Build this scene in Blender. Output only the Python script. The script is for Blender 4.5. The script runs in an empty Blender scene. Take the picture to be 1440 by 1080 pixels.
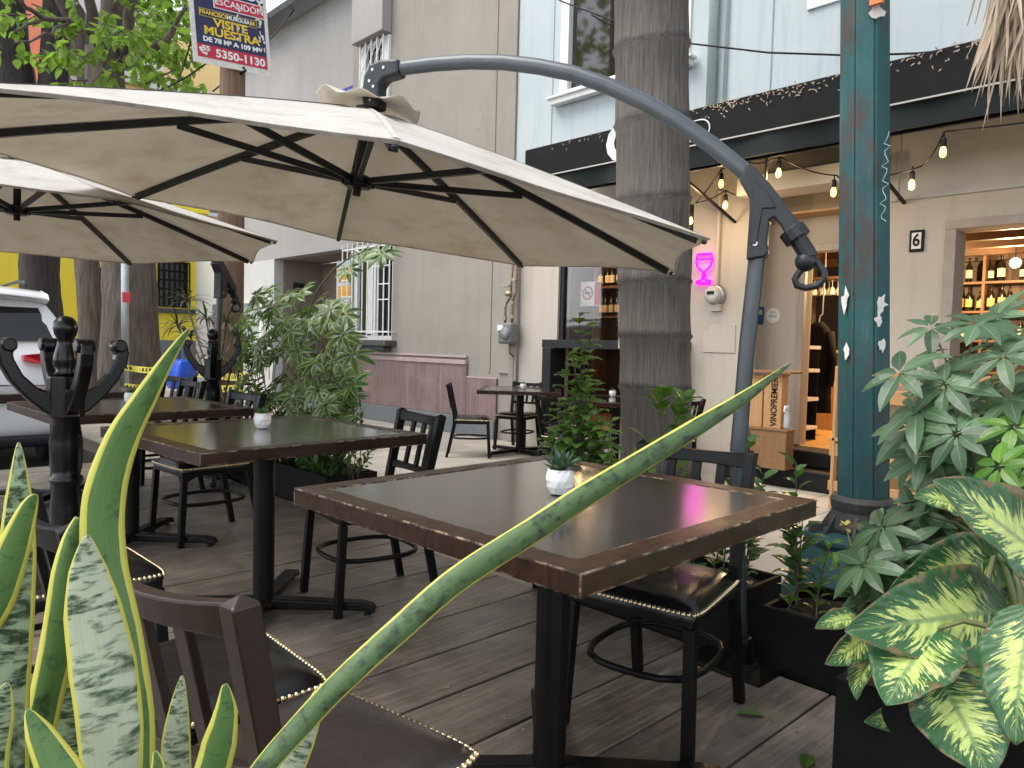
import bpy, math, random
from mathutils import Vector, Matrix
random.seed(7)
R_ = math.radians
scene = bpy.context.scene
COL = scene.collection
PI = math.pi

# ------------------------------------------------------------------ camera
F_, PITCH, ROLL, YAW, CH = 1045.4143, R_(2.96016), R_(1.4761), R_(46.39595), 1.11698
fw = Vector((-math.sin(YAW)*math.cos(PITCH), math.cos(YAW)*math.cos(PITCH), -math.sin(PITCH)))
r0 = Vector((math.cos(YAW), math.sin(YAW), 0)); u0 = r0.cross(fw)
RT = r0*math.cos(ROLL)+u0*math.sin(ROLL); UP = -r0*math.sin(ROLL)+u0*math.cos(ROLL)
CAM = Vector((0, 0, CH))
cd = bpy.data.cameras.new('camera'); cam = bpy.data.objects.new('camera', cd); COL.objects.link(cam)
cam.matrix_world = Matrix(((RT.x, UP.x, -fw.x, 0), (RT.y, UP.y, -fw.y, 0), (RT.z, UP.z, -fw.z, CH), (0, 0, 0, 1)))
cd.sensor_width = 36; cd.lens = F_/1440*36; cd.clip_start = .02; cd.clip_end = 500
scene.camera = cam
def ray(x, y): return fw + RT*((x-720)/F_) - UP*((y-540)/F_)
def PD(x, y, d): return CAM + ray(x, y)*d
def PY(x, y, Y): r = ray(x, y); return CAM + r*(Y/r.y)
def PX(x, y, X): r = ray(x, y); return CAM + r*(X/r.x)
def PZ(x, y, z): r = ray(x, y); return CAM + r*((z-CH)/r.z)

# ------------------------------------------------------------------ mesh helpers
class MB:
    def __init__(s): s.v = []; s.f = []; s.uv = {}
    def add(s, vs, fs, uvs=None):
        o = len(s.v); s.v += [tuple(v) for v in vs]; s.f += [tuple(i+o for i in f) for f in fs]
        if uvs:
            for i, u in enumerate(uvs): s.uv[o+i] = u
        return s
    def box(s, c, d, rot=None):
        c = Vector(c); m = rot or Matrix.Identity(3); h = [x/2 for x in d]
        vs = [c+m@Vector((sx*h[0], sy*h[1], sz*h[2])) for sx in (-1, 1) for sy in (-1, 1) for sz in (-1, 1)]
        return s.add(vs, [(0, 1, 3, 2), (4, 6, 7, 5), (0, 4, 5, 1), (2, 3, 7, 6), (0, 2, 6, 4), (1, 5, 7, 3)])
    def bx(s, x0, x1, y0, y1, z0, z1): return s.box(((x0+x1)/2, (y0+y1)/2, (z0+z1)/2), (x1-x0, y1-y0, z1-z0))
    def bar(s, a, b, w, h, up=(0, 0, 1)):
        a = Vector(a); b = Vector(b); z = (b-a); L = z.length; z.normalize()
        x = z.cross(Vector(up))
        if x.length < 1e-4: x = z.cross(Vector((1, 0, 0)))
        x.normalize(); y = x.cross(z)
        return s.box((a+b)/2, (w, h, L), Matrix((x, y, z)).transposed())
    def tube(s, pts, rad, n=8, cap=True, sq=None):
        pts = [Vector(p) for p in pts]; k = len(pts)
        if not hasattr(rad, '__len__'): rad = [rad]*k
        vs = []; t0 = (pts[1]-pts[0]).normalized()
        ref = Vector((0, 0, 1)) if abs(t0.z) < .9 else Vector((1, 0, 0))
        x = t0.cross(ref).normalized()
        for i in range(k):
            t = (pts[min(i+1, k-1)]-pts[max(i-1, 0)]).normalized()
            x = (x-t*x.dot(t)).normalized(); y = t.cross(x)
            for j in range(n):
                a = 2*PI*j/n
                vs.append(pts[i]+(x*math.cos(a)*(sq or 1)+y*math.sin(a))*rad[i])
        fs = [(i*n+j, i*n+(j+1) % n, (i+1)*n+(j+1) % n, (i+1)*n+j) for i in range(k-1) for j in range(n)]
        if cap: fs += [tuple(reversed(range(n))), tuple(range((k-1)*n, k*n))]
        uv = [(j/n, i/max(1, k-1)) for i in range(k) for j in range(n)]
        return s.add(vs, fs, uv)
    def cyl(s, a, b, r, n=16, r2=None): return s.tube([a, b], [r, r if r2 is None else r2], n)
    def lathe(s, prof, c=(0, 0, 0), n=20, cap=True):
        c = Vector(c); k = len(prof)
        vs = [c+Vector((r*math.cos(2*PI*j/n), r*math.sin(2*PI*j/n), z)) for r, z in prof for j in range(n)]
        fs = [(i*n+j, i*n+(j+1) % n, (i+1)*n+(j+1) % n, (i+1)*n+j) for i in range(k-1) for j in range(n)]
        if cap: fs += [tuple(reversed(range(n))), tuple(range((k-1)*n, k*n))]
        return s.add(vs, fs)
    def ball(s, c, r, n=10, m=7, sc=(1, 1, 1)):
        c = Vector(c); vs = [c+Vector((0, 0, -r*sc[2]))]
        for i in range(1, m):
            a = -PI/2+PI*i/m
            vs += [c+Vector((r*sc[0]*math.cos(a)*math.cos(2*PI*j/n), r*sc[1]*math.cos(a)*math.sin(2*PI*j/n), r*sc[2]*math.sin(a))) for j in range(n)]
        vs.append(c+Vector((0, 0, r*sc[2]))); L = len(vs)-1
        fs = [(0, 1+(j+1) % n, 1+j) for j in range(n)]
        fs += [(1+i*n+j, 1+i*n+(j+1) % n, 1+(i+1)*n+(j+1) % n, 1+(i+1)*n+j) for i in range(m-2) for j in range(n)]
        fs += [(L, 1+(m-2)*n+j, 1+(m-2)*n+(j+1) % n) for j in range(n)]
        return s.add(vs, fs)
    def prism(s, poly, o, ex, ey, ez, th):
        """polygon (u,v) in plane o+u*ex+v*ey, extruded +-th/2 along ez"""
        o = Vector(o); n = len(poly)
        vs = [o+Vector(ex)*u+Vector(ey)*v+Vector(ez)*(th/2*sg) for sg in (1, -1) for u, v in poly]
        return s.add(vs, [tuple(range(n)), tuple(reversed(range(n, 2*n)))]+[(j, j+n, (j+1) % n+n, (j+1) % n) for j in range(n)])
    def blade(s, pts, wid, nrm, nc=5, cup=.15, wav=0, wn=0, seed=0):
        """leaf along pts, width per point, nrm = facing hint(s); uv u across v along"""
        pts = [Vector(p) for p in pts]; k = len(pts); vs = []; uv = []; rr = random.Random(seed)
        ph = rr.random()*6
        for i in range(k):
            t = (pts[min(i+1, k-1)]-pts[max(i-1, 0)]).normalized()
            nn = Vector(nrm[i] if isinstance(nrm, list) else nrm); nn = (nn-t*nn.dot(t)).normalized()
            sd = t.cross(nn)
            for j in range(nc):
                q = j/(nc-1)*2-1
                w = wid[i]/2
                e = wav*wid[i]*math.sin(wn*i/(k-1)*2*PI+ph+(q > 0)*1.3)*abs(q)
                vs.append(pts[i]+sd*(q*w)+nn*(cup*w*(q*q)+e)); uv.append((j/(nc-1), i/(k-1)))
        fs = [(i*nc+j, i*nc+j+1, (i+1)*nc+j+1, (i+1)*nc+j) for i in range(k-1) for j in range(nc-1)]
        return s.add(vs, fs, uv)
    def leaf(s, b, d, nrm, L, W, bend=.5, ns=4, cup=.2, heart=0, wav=0):
        """small leaf: three columns"""
        b = Vector(b); d = Vector(d).normalized(); nrm = Vector(nrm); nrm = (nrm-d*nrm.dot(d))
        if nrm.length < 1e-4: nrm = d.orthogonal()
        nrm.normalize(); sd = d.cross(nrm); p = b.copy(); vs = []; uv = []
        for i in range(ns+1):
            t = i/ns
            w = W/2*(max(0.02, math.sin(PI*min(1, t**(.55 if heart else .8))))**.8 if 0 < t < 1 else (.25 if (t == 0 and heart) else .04))
            a = bend*t; dd = d*math.cos(a)-nrm*math.sin(a); nn = nrm*math.cos(a)+d*math.sin(a)
            e = wav*w*math.sin(i*2.1+b.x*50)
            vs += [p-sd*w+nn*(cup*w+e), p.copy(), p+sd*w+nn*(cup*w-e)]; uv += [(0, t), (.5, t), (1, t)]
            p = p+dd*(L/ns)
        fs = []
        for i in range(ns): fs += [(i*3, i*3+1, i*3+4, i*3+3), (i*3+1, i*3+2, i*3+5, i*3+4)]
        return s.add(vs, fs, uv)
    def build(s, name, mat, parent=None, smooth=False, bevel=0, off=None, seg=2):
        me = bpy.data.meshes.new(name)
        if off is None and parent is not None and parent.get('world'): off = parent.location
        vs = s.v if off is None else [(v[0]-off[0], v[1]-off[1], v[2]-off[2]) for v in s.v]
        me.from_pydata(vs, [], s.f)
        if s.uv:
            l = me.uv_layers.new(name='UVMap')
            for lp in me.loops: l.data[lp.index].uv = s.uv.get(lp.vertex_index, (0, 0))
        me.materials.append(mat)
        if smooth: me.shade_smooth()
        me.update()
        o = bpy.data.objects.new(name, me); COL.objects.link(o)
        if parent: o.parent = parent
        if bevel:
            b = o.modifiers.new('bevel', 'BEVEL'); b.width = bevel; b.segments = seg; b.limit_method = 'ANGLE'; b.angle_limit = R_(40)
            b.harden_normals = False
        return o

def tag(o, label=None, cat=None, group=None, kind=None):
    if label: o['label'] = label
    if cat: o['category'] = cat
    if group: o['group'] = group
    if kind: o['kind'] = kind
    return o
def thing(name, label, cat, loc=(0, 0, 0), rz=0, group=None, world=False):
    o = bpy.data.objects.new(name, None); COL.objects.link(o); o.empty_display_size = .1
    o.location = loc; o.rotation_euler = (0, 0, rz)
    if world: o['world'] = 1
    return tag(o, label, cat, group)
def dup(o, parent=None):
    c = o.copy(); COL.objects.link(c)
    if parent: c.parent = parent
    for ch in list(o.children): dup(ch, c)
    return c
def text(s, size, mat, name, parent=None, mw=None, ext=.002, bold=0, align='CENTER', sx=1):
    cu = bpy.data.curves.new(name, 'FONT'); cu.body = s; cu.size = size; cu.extrude = ext; cu.align_x = align; cu.align_y = 'CENTER'
    cu.offset = bold; cu.resolution_u = 3
    t = bpy.data.objects.new('tmp', cu); COL.objects.link(t); bpy.context.view_layer.update()
    dg = bpy.context.evaluated_depsgraph_get(); me = bpy.data.meshes.new_from_object(t.evaluated_get(dg))
    bpy.data.objects.remove(t)
    m = Matrix(mw)
    if parent and parent.get('world'): m = Matrix.Translation(-Vector(parent.location))@m
    me.transform(m@Matrix.Diagonal((sx, 1, 1, 1)))
    me.materials.clear(); me.materials.append(mat); me.name = name
    o = bpy.data.objects.new(name, me); COL.objects.link(o)
    if parent: o.parent = parent
    return o
def frame(o, ex, ey):
    ex = Vector(ex).normalized(); ey = Vector(ey); ey = (ey-ex*ey.dot(ex)).normalized(); ez = ex.cross(ey); o = Vector(o)
    return Matrix(((ex.x, ey.x, ez.x, o.x), (ex.y, ey.y, ez.y, o.y), (ex.z, ey.z, ez.z, o.z), (0, 0, 0, 1)))

# ------------------------------------------------------------------ materials
class N:
    def __init__(s, name):
        s.m = bpy.data.materials.new(name); s.m.use_nodes = True; s.t = s.m.node_tree; s.n = s.t.nodes
        s.p = s.n['Principled BSDF']; s.out = s.n['Material Output']
    def new(s, ty, **k):
        x = s.n.new(ty)
        for a, b in k.items(): setattr(x, a, b)
        return x
    def link(s, a, b): s.t.links.new(a, b)
    def coord(s, scale=(1, 1, 1), out='Object', rot=(0, 0, 0)):
        c = s.new('ShaderNodeTexCoord'); m = s.new('ShaderNodeMapping'); m.inputs['Scale'].default_value = scale; m.inputs['Rotation'].default_value = rot
        s.link(c.outputs[out], m.inputs[0]); return m.outputs[0]
    def noise(s, vec, scale, detail=4, rough=.55, dist=0):
        x = s.new('ShaderNodeTexNoise'); x.inputs['Scale'].default_value = scale; x.inputs['Detail'].default_value = detail
        x.inputs['Roughness'].default_value = rough; x.inputs['Distortion'].default_value = dist
        if vec is not None: s.link(vec, x.inputs['Vector'])
        return x.outputs['Fac']
    def ramp(s, f, stops):
        x = s.new('ShaderNodeValToRGB'); e = x.color_ramp.elements
        while len(e) < len(stops): e.new(.5)
        for i, (p, c) in enumerate(stops):
            e[i].position = p; c = c if hasattr(c, '__len__') else (c, c, c); e[i].color = (*c[:3], 1)
        s.link(f, x.inputs[0]); return x.outputs[0]
    def mix(s, f, a, b, blend='MIX'):
        x = s.new('ShaderNodeMix', data_type='RGBA', blend_type=blend)
        for i, q in ((0, f), (6, a), (7, b)):
            if hasattr(q, 'links'): s.link(q, x.inputs[i])
            elif i == 0: x.inputs[0].default_value = q
            else: x.inputs[i].default_value = (*q[:3], 1)
        return x.outputs[2]
    def math(s, op, a, b=0, clamp=False):
        x = s.new('ShaderNodeMath', operation=op); x.use_clamp = clamp
        for i, q in ((0, a), (1, b)):
            if hasattr(q, 'links'): s.link(q, x.inputs[i])
            else: x.inputs[i].default_value = q
        return x.outputs[0]
    def bump(s, h, st=.2, d=.01):
        x = s.new('ShaderNodeBump'); x.inputs['Strength'].default_value = st; x.inputs['Distance'].default_value = d
        s.link(h, x.inputs['Height']); s.link(x.outputs[0], s.p.inputs['Normal']); return x
    def base(s, c):
        if hasattr(c, 'links'): s.link(c, s.p.inputs['Base Color'])
        else: s.p.inputs['Base Color'].default_value = (*c[:3], 1)
    def set(s, rough=None, metal=None, spec=None):
        if rough is not None:
            if hasattr(rough, 'links'): s.link(rough, s.p.inputs['Roughness'])
            else: s.p.inputs['Roughness'].default_value = rough
        if metal is not None: s.p.inputs['Metallic'].default_value = metal
        if spec is not None: s.p.inputs['Specular IOR Level'].default_value = spec
    def transl(s, col, f):
        t = s.new('ShaderNodeBsdfTranslucent'); mx = s.new('ShaderNodeMixShader'); mx.inputs[0].default_value = f
        if hasattr(col, 'links'): s.link(col, t.inputs[0])
        else: t.inputs[0].default_value = (*col[:3], 1)
        s.link(s.p.outputs[0], mx.inputs[1]); s.link(t.outputs[0], mx.inputs[2]); s.link(mx.outputs[0], s.out.inputs[0])
def M(name, a, b=None, sc=8, rough=.6, metal=0, bump=0, st=(1, 1, 1), detail=5, lo=.35, hi=.65, spec=None, island=0, rv=0, bsc=None, bd=.005):
    n = N(name); v = n.coord(st); b = b or tuple(x*.75 for x in a)
    f = n.noise(v, sc, detail)
    c = n.ramp(f, [(lo, a), (hi, b)])
    if island:
        g = n.new('ShaderNodeNewGeometry'); h = n.new('ShaderNodeHueSaturation'); n.link(c, h.inputs['Color'])
        n.link(n.math('ADD', n.math('MULTIPLY', g.outputs['Random Per Island'], island), 1-island/2), h.inputs['Value']); c = h.outputs[0]
    n.base(c); n.set(rough if not rv else n.math('ADD', n.math('MULTIPLY', f, rv), rough-rv/2), metal, spec)
    if bump: n.bump(n.noise(v, bsc or sc*3, 6), bump, bd)
    return n.m
def emit(name, c, s):
    n = N(name); n.base(c); n.p.inputs['Emission Color'].default_value = (*c, 1); n.p.inputs['Emission Strength'].default_value = s; return n.m
def leafmat(name, a, b, tr=.3, rough=.38, edge=None, vein=0, isl=.5):
    n = N(name); g = n.new('ShaderNodeNewGeometry')
    c = n.mix(g.outputs['Random Per Island'], a, b)
    uv = n.new('ShaderNodeTexCoord').outputs['UV']; sp = n.new('ShaderNodeSeparateXYZ'); n.link(uv, sp.inputs[0])
    d = n.math('MULTIPLY', n.math('ABSOLUTE', n.math('SUBTRACT', sp.outputs[0], .5)), 2)
    if edge:
        nz = n.noise(n.coord((1, 1, 1)), 60, 2)
        c = n.mix(n.ramp(n.math('ADD', d, n.math('MULTIPLY', n.math('SUBTRACT', nz, .5), .9)), [(.62, 0), (.75, 1)]), c, edge)
    if vein: c = n.mix(n.ramp(d, [(0, vein), (.12, 0)]), c, tuple(min(1, x*2.2) for x in b))
    h = n.new('ShaderNodeHueSaturation'); n.link(c, h.inputs['Color'])
    n.link(n.math('ADD', n.math('MULTIPLY', n.math('FRACT', n.math('MULTIPLY', g.outputs['Random Per Island'], 7.31)), isl), 1-isl/2), h.inputs['Value'])
    c = h.outputs[0]; n.base(c); n.set(rough)
    n.transl(n.mix(.5, c, (.25, .45, .05), 'MIX'), tr) if tr else None
    return n.m

m_black = M('black_powdercoat', (.004, .004, .0045), (.007, .007, .007), 30, .42, 0, .05, spec=.18)
m_brownmetal = M('brown_powdercoat', (.022, .012, .009), (.03, .017, .013), 30, .36, 0, .04, spec=.4)
m_blackwood = M('black_lacquer', (.0035, .0035, .004), (.006, .006, .006), 12, .25, 0, .05, spec=.35)
m_brass = M('brass_nails', (.85, .72, .46), (.62, .5, .3), 60, .28, 1)
def leather(name, a, b):
    n = N(name); v = n.coord(); f = n.noise(v, 5, 5); n.base(n.ramp(f, [(.35, a), (.7, b)]))
    n.set(n.ramp(n.noise(v, 9, 4), [(.3, .2), (.7, .34)])); vo = n.new('ShaderNodeTexVoronoi'); vo.inputs['Scale'].default_value = 220; n.link(v, vo.inputs['Vector'])
    n.bump(n.math('ADD', n.math('MULTIPLY', vo.outputs['Distance'], .35), n.math('MULTIPLY', n.noise(v, 7, 3), 3)), .16, .004); return n.m
m_leather = leather('black_leather', (.005, .0045, .0045), (.009, .008, .0075))
m_leather_b = leather('worn_brown_leather', (.024, .019, .017), (.036, .029, .026))

def tablewood():
    n = N('worn_table_wood'); v = n.coord((1, 1, 1)); vs = n.coord((3, 3, 1))
    f = n.noise(n.coord((14, 2, 6)), 6, 5); c = n.ramp(f, [(.3, (.010, .004, .0022)), (.7, (.036, .0135, .0062))])
    b = n.new('ShaderNodeBevel', samples=4); b.inputs['Radius'].default_value = .007
    g = n.new('ShaderNodeNewGeometry'); dt = n.new('ShaderNodeVectorMath', operation='DOT_PRODUCT')
    n.link(b.outputs[0], dt.inputs[0]); n.link(g.outputs['True Normal'], dt.inputs[1])
    e = n.ramp(n.math('SUBTRACT', 1, dt.outputs['Value']), [(.015, 0), (.07, 1)])
    nz = n.ramp(n.noise(v, 34, 7, .75), [(.46, 0), (.60, 1)])
    sc = n.ramp(n.noise(n.coord((60, 60, 8)), 3, 5, .75), [(.68, 0), (.74, .6)])
    mk = n.math('MAXIMUM', n.math('MULTIPLY', e, nz), n.math('MULTIPLY', sc, .35))
    n.base(n.mix(mk, c, (.60, .46, .31))); n.set(n.ramp(n.noise(v, 12, 4), [(.3, .25), (.7, .42)]), spec=.32); bm = n.bump(f, .08, .003); n.link(b.outputs[0], bm.inputs['Normal']); return n.m
m_twood = tablewood()
def inlaymat():
    n = N('dark_table_inlay'); v = n.coord(); f = n.noise(v, 4, 4); n.base(n.ramp(f, [(.3, (.006, .005, .0045)), (.7, (.010, .0085, .0075))]))
    n.set(n.ramp(n.noise(v, 5, 6, .6), [(.3, .17), (.75, .23)]), spec=1.0); n.p.inputs['Coat Weight'].default_value = .7; n.p.inputs['Coat Roughness'].default_value = .14; n.bump(n.noise(n.coord((90, 90, 1)), 6, 3), .03, .0008); return n.m
m_inlay = inlaymat()

def deckmat():
    n = N('weathered_deck_boards'); g = n.new('ShaderNodeNewGeometry'); rnd = g.outputs['Random Per Island']
    ad = n.new('ShaderNodeVectorMath', operation='ADD'); cmb = n.new('ShaderNodeCombineXYZ')
    n.link(n.math('MULTIPLY', rnd, 40), cmb.inputs[1]); n.link(n.coord(), ad.inputs[0]); n.link(cmb.outputs[0], ad.inputs[1])
    mp = n.new('ShaderNodeMapping'); mp.inputs['Scale'].default_value = (26, 1.6, 8); n.link(ad.outputs[0], mp.inputs[0])
    gr = n.noise(mp.outputs[0], 2.2, 8, .65, .6)
    c = n.ramp(gr, [(.28, (.03, .024, .019)), (.5, (.135, .11, .09)), (.70, (.33, .28, .235))])
    h = n.new('ShaderNodeHueSaturation'); n.link(c, h.inputs['Color']); n.link(n.math('ADD', n.math('MULTIPLY', rnd, .7), .6), h.inputs['Value'])
    w = n.ramp(n.noise(n.coord(), 1.7, 7, .66), [(.36, 0), (.64, 1)])
    c = n.mix(w, n.mix(.42, h.outputs[0], (.055, .043, .033)), n.mix(.35, h.outputs[0], (.42, .36, .30)))
    sp = n.ramp(n.noise(n.coord(), 55, 3, .7), [(.73, 0), (.77, 1)])
    c = n.mix(n.math('MULTIPLY', sp, .5), c, (.3, .27, .24))
    mp2 = n.new('ShaderNodeMapping'); mp2.inputs['Scale'].default_value = (4, 30, 1); mp2.inputs['Rotation'].default_value = (0, 0, .6); n.link(n.coord(), mp2.inputs[0])
    scr = n.ramp(n.noise(mp2.outputs[0], 1.7, 3, .8, 1.5), [(.70, 0), (.735, 1)])
    c = n.mix(n.math('MULTIPLY', scr, .22), c, (.32, .29, .26))
    n.base(c); n.set(n.ramp(n.noise(n.coord(), 3, 5), [(.35, .30), (.65, .55)])); n.bump(gr, .55, .006); return n.m
m_deck = deckmat()

def plaster(name, a, b, stain=(.3, .27, .23), sa=.35, sc=1.2):
    n = N(name); v = n.coord(); f = n.noise(v, sc, 7, .62); c = n.ramp(f, [(.32, a), (.68, b)])
    dr = n.ramp(n.noise(n.coord((5, 5, .35)), 1.6, 6, .68), [(.52, 0), (.75, 1)])
    c = n.mix(n.math('MULTIPLY', dr, sa), c, stain)
    vo = n.new('ShaderNodeTexVoronoi', feature='DISTANCE_TO_EDGE'); vo.inputs['Scale'].default_value = .55; wv = n.new('ShaderNodeVectorMath', operation='ADD'); nn_ = n.new('ShaderNodeTexNoise'); nn_.inputs['Scale'].default_value = 2.2; nn_.inputs['Detail'].default_value = 6; n.link(v, nn_.inputs['Vector']); n.link(v, wv.inputs[0]); n.link(nn_.outputs['Color'], wv.inputs[1]); n.link(wv.outputs[0], vo.inputs['Vector'])
    ck = n.math('MULTIPLY', n.ramp(vo.outputs['Distance'], [(.002, 1), (.007, 0)]), n.ramp(n.noise(v, .6, 3), [(.5, 0), (.62, .45)])); c = n.mix(ck, c, stain)
    pt_ = n.ramp(n.noise(v, .7, 4, .6), [(.47, 0), (.53, .22)]); c = n.mix(pt_, c, b)
    n.base(c); n.set(.82); n.bump(n.math('ADD', n.noise(v, 55, 6, .6), n.math('MULTIPLY', n.noise(v, 4, 5), 2)), .2, .008); return n.m
m_tanwall = plaster('taupe_plaster', (.27, .243, .212), (.325, .293, .257), (.2, .175, .15), .5)
m_lavwall = plaster('lavender_grey_plaster', (.34, .32, .315), (.385, .362, .357), (.26, .24, .23), .35)
m_cream = plaster('cream_plaster', (.46, .415, .35), (.52, .47, .405), (.30, .24, .18), .4)
m_bluewall = plaster('pale_blue_plaster', (.43, .49, .51), (.48, .535, .55), (.28, .29, .29), .5)
m_whitewall = plaster('white_plaster', (.52, .51, .50), (.6, .59, .58), (.4, .38, .36), .4)
m_yellow = plaster('bright_yellow_plaster', (.80, .62, .045), (.84, .67, .06), (.55, .45, .12), .2)
m_ochre = plaster('ochre_plaster', (.72, .5, .2), (.78, .57, .27), sa=.2)
m_orange = plaster('salmon_orange_plaster', (.70, .2, .11), (.75, .26, .15), sa=.15)
m_brownwall = plaster('brown_plaster', (.235, .19, .155), (.27, .22, .18), sa=.15)
m_greybase = plaster('blue_grey_plinth', (.135, .15, .165), (.165, .18, .195), sa=.2)
def pinkmat():
    n = N('combed_pink_dado'); f = n.noise(n.coord((38, 38, .5)), 1.6, 5, .7); g = n.noise(n.coord(), 2.5, 5)
    c = n.ramp(f, [(.3, (.14, .09, .09)), (.55, (.215, .15, .148)), (.74, (.34, .26, .252))])
    c = n.mix(n.ramp(g, [(.45, 0), (.7, .45)]), c, (.36, .25, .24)); n.base(c); n.set(.85); n.bump(f, .5, .01); return n.m
m_pink = pinkmat()
m_pinkcap = M('pale_pink_cap', (.45, .33, .32), (.4, .28, .27), 6, .8)
m_sill = M('dark_grey_sill', (.05, .055, .06), (.07, .075, .08), 10, .7)
m_white = M('white_paint', (.78, .79, .78), (.70, .70, .68), 12, .45)
m_darkframe = M('anthracite_paint', (.012, .014, .017), (.017, .019, .022), 10, .5, spec=.3)
m_fascia = M('faded_black_awning', (.005, .005, .006), (.010, .010, .0105), 3, .7, 0, .2, rv=.1, spec=.2)
m_valance = M('dark_green_grey_valance', (.012, .015, .015), (.02, .023, .023), 2, .75, 0, .3, spec=.2, st=(1, 1, .3))
m_greyband = M('light_grey_soffit', (.46, .44, .41), (.52, .5, .47), 3, .75)
m_glass = N('dark_window_glass'); m_glass.base((.01, .012, .012)); m_glass.set(.06, spec=.6); m_glass = m_glass.m
def clearglass(name, ior_f=.12):
    n = N(name); gl = n.new('ShaderNodeBsdfGlossy'); gl.inputs['Roughness'].default_value = .03
    tr = n.new('ShaderNodeBsdfTransparent'); mx = n.new('ShaderNodeMixShader'); fr = n.new('ShaderNodeFresnel'); fr.inputs[0].default_value = 1.35
    n.link(fr.outputs[0], mx.inputs[0]); n.link(tr.outputs[0], mx.inputs[1]); n.link(gl.outputs[0], mx.inputs[2]); n.link(mx.outputs[0], n.out.inputs[0]); return n.m
m_clear = clearglass('clear_window_glass')
m_side = M('concrete_pavers', (.33, .297, .25), (.41, .372, .318), 3, .8, 0, .25, island=.25)
m_road = M('asphalt', (.05, .05, .05), (.07, .068, .065), 20, .85, 0, .4)
def woodm(name, a, b, st=(2, 2, 18), sc=3, rough=.5, bump=.15, isl=.25):
    n = N(name); f = n.noise(n.coord(st), sc, 6, .6, 1.2); c = n.ramp(f, [(.3, a), (.7, b)])
    g = n.new('ShaderNodeNewGeometry'); h = n.new('ShaderNodeHueSaturation'); n.link(c, h.inputs['Color'])
    n.link(n.math('ADD', n.math('MULTIPLY', g.outputs['Random Per Island'], isl), 1-isl/2), h.inputs['Value'])
    n.base(h.outputs[0]); n.set(rough); n.bump(f, bump, .004); return n.m
m_pine = woodm('honey_pine', (.42, .22, .085), (.56, .33, .15), (18, 18, 1.5))
m_pineh = woodm('honey_pine_boards', (.40, .22, .09), (.55, .33, .15), (1.5, 18, 18))
m_shelf = woodm('brown_shelf_wood', (.13, .065, .028), (.2, .105, .05), (2, 18, 18))
m_dkwood = woodm('dark_brown_wood', (.05, .026, .012), (.09, .05, .024), (2, 18, 18))
m_floorw = woodm('lit_wood_floor', (.46, .26, .08), (.58, .36, .13), (12, 1.2, 12), rough=.35)

def canopymat(name, a, b):
    n = N(name); v = n.coord(); f = n.noise(v, 2.2, 7, .65); c = n.ramp(f, [(.3, a), (.7, b)])
    s = n.ramp(n.noise(v, 4.5, 8, .72), [(.48, 0), (.76, .75)]); c = n.mix(s, c, (.46, .385, .29)); s2 = n.ramp(n.noise(v, 14, 5, .7), [(.66, 0), (.76, .6)]); c = n.mix(s2, c, (.34, .25, .17))
    w = n.noise(n.coord((160, 160, 160)), 3, 2); n.base(c); n.set(.92, spec=.15); n.bump(n.math('ADD', n.math('MULTIPLY', w, .25), n.math('MULTIPLY', n.noise(n.coord((2, 6, 2), rot=(0, 0, .7)), 3, 5, .6, .8), 3)), .32, .02)
    n.transl(n.mix(.5, c, (.80, .69, .54)), .40); return n.m
m_canopy = canopymat('stained_cream_canvas', (.75, .735, .70), (.68, .66, .62))
m_seam = M('canvas_seam', (.50, .47, .42), (.4, .37, .32), 30, .9)
m_mast = M('grey_blue_powdercoat', (.055, .066, .076), (.07, .082, .09), 14, .34, .15, .04, rv=.1)
m_plastic = M('dark_grey_plastic', (.014, .016, .019), (.02, .022, .025), 25, .40, 0, .05, spec=.4)
m_steel = M('zinc_steel', (.5, .5, .5), (.4, .4, .4), 30, .35, 1)
def tealmat():
    n = N('chipped_teal_paint'); v = n.coord(); c = n.ramp(n.noise(n.coord((2, 2, .6)), 2.2, 6, .6), [(.3, (.006, .045, .05)), (.62, (.012, .085, .086)), (.8, (.035, .11, .11))])
    c = n.mix(n.ramp(n.noise(n.coord((1, 1, .45)), 6.5, 9, .72), [(.50, 0), (.60, .9)]), c, (.05, .033, .028))
    c = n.mix(n.ramp(n.noise(n.coord((8, 8, .5)), 4, 6, .7), [(.58, 0), (.75, .5)]), c, (.13, .17, .165))
    n.base(c); n.set(n.ramp(n.noise(v, 6, 5), [(.3, .45), (.7, .75)])); n.bump(n.noise(n.coord((1, 1, .45)), 8, 8, .7), .3, .006); return n.m
m_teal = tealmat()
m_tealdk = M('dark_teal_paint', (.008, .05, .058), (.014, .075, .082), 3, .6, 0, .2)
m_ironbase = M('grimy_cast_iron', (.035, .045, .045), (.06, .05, .045), 9, .7, .2, .3)
m_paper = M('torn_paper', (.72, .7, .66), (.6, .57, .52), 25, .9)
def barkpalm():
    n = N('palm_bark'); f = n.noise(n.coord((48, 48, 1.8)), 1.5, 8, .75, .5); g = n.noise(n.coord((1, 1, 1.6)), 1.6, 5)
    c = n.ramp(f, [(.3, (.045, .039, .034)), (.5, (.155, .138, .122)), (.75, (.26, .235, .212))])
    c = n.mix(n.ramp(g, [(.4, 0), (.7, .6)]), c, (.12, .10, .086)); uv = n.new('ShaderNodeTexCoord').outputs['UV']; sp = n.new('ShaderNodeSeparateXYZ'); n.link(uv, sp.inputs[0]); c = n.mix(n.ramp(n.math('ADD', sp.outputs[1], n.math('MULTIPLY', n.noise(n.coord(), 9, 4), .12)), [(.06, .75), (.16, 0)]), c, (.028, .024, .021)); c = n.mix(n.ramp(sp.outputs[1], [(.82, 0), (.99, .35)]), c, (.26, .235, .21)); n.base(c); n.set(.9); n.bump(f, 1.0, .03); return n.m
m_palm = barkpalm()
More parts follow.
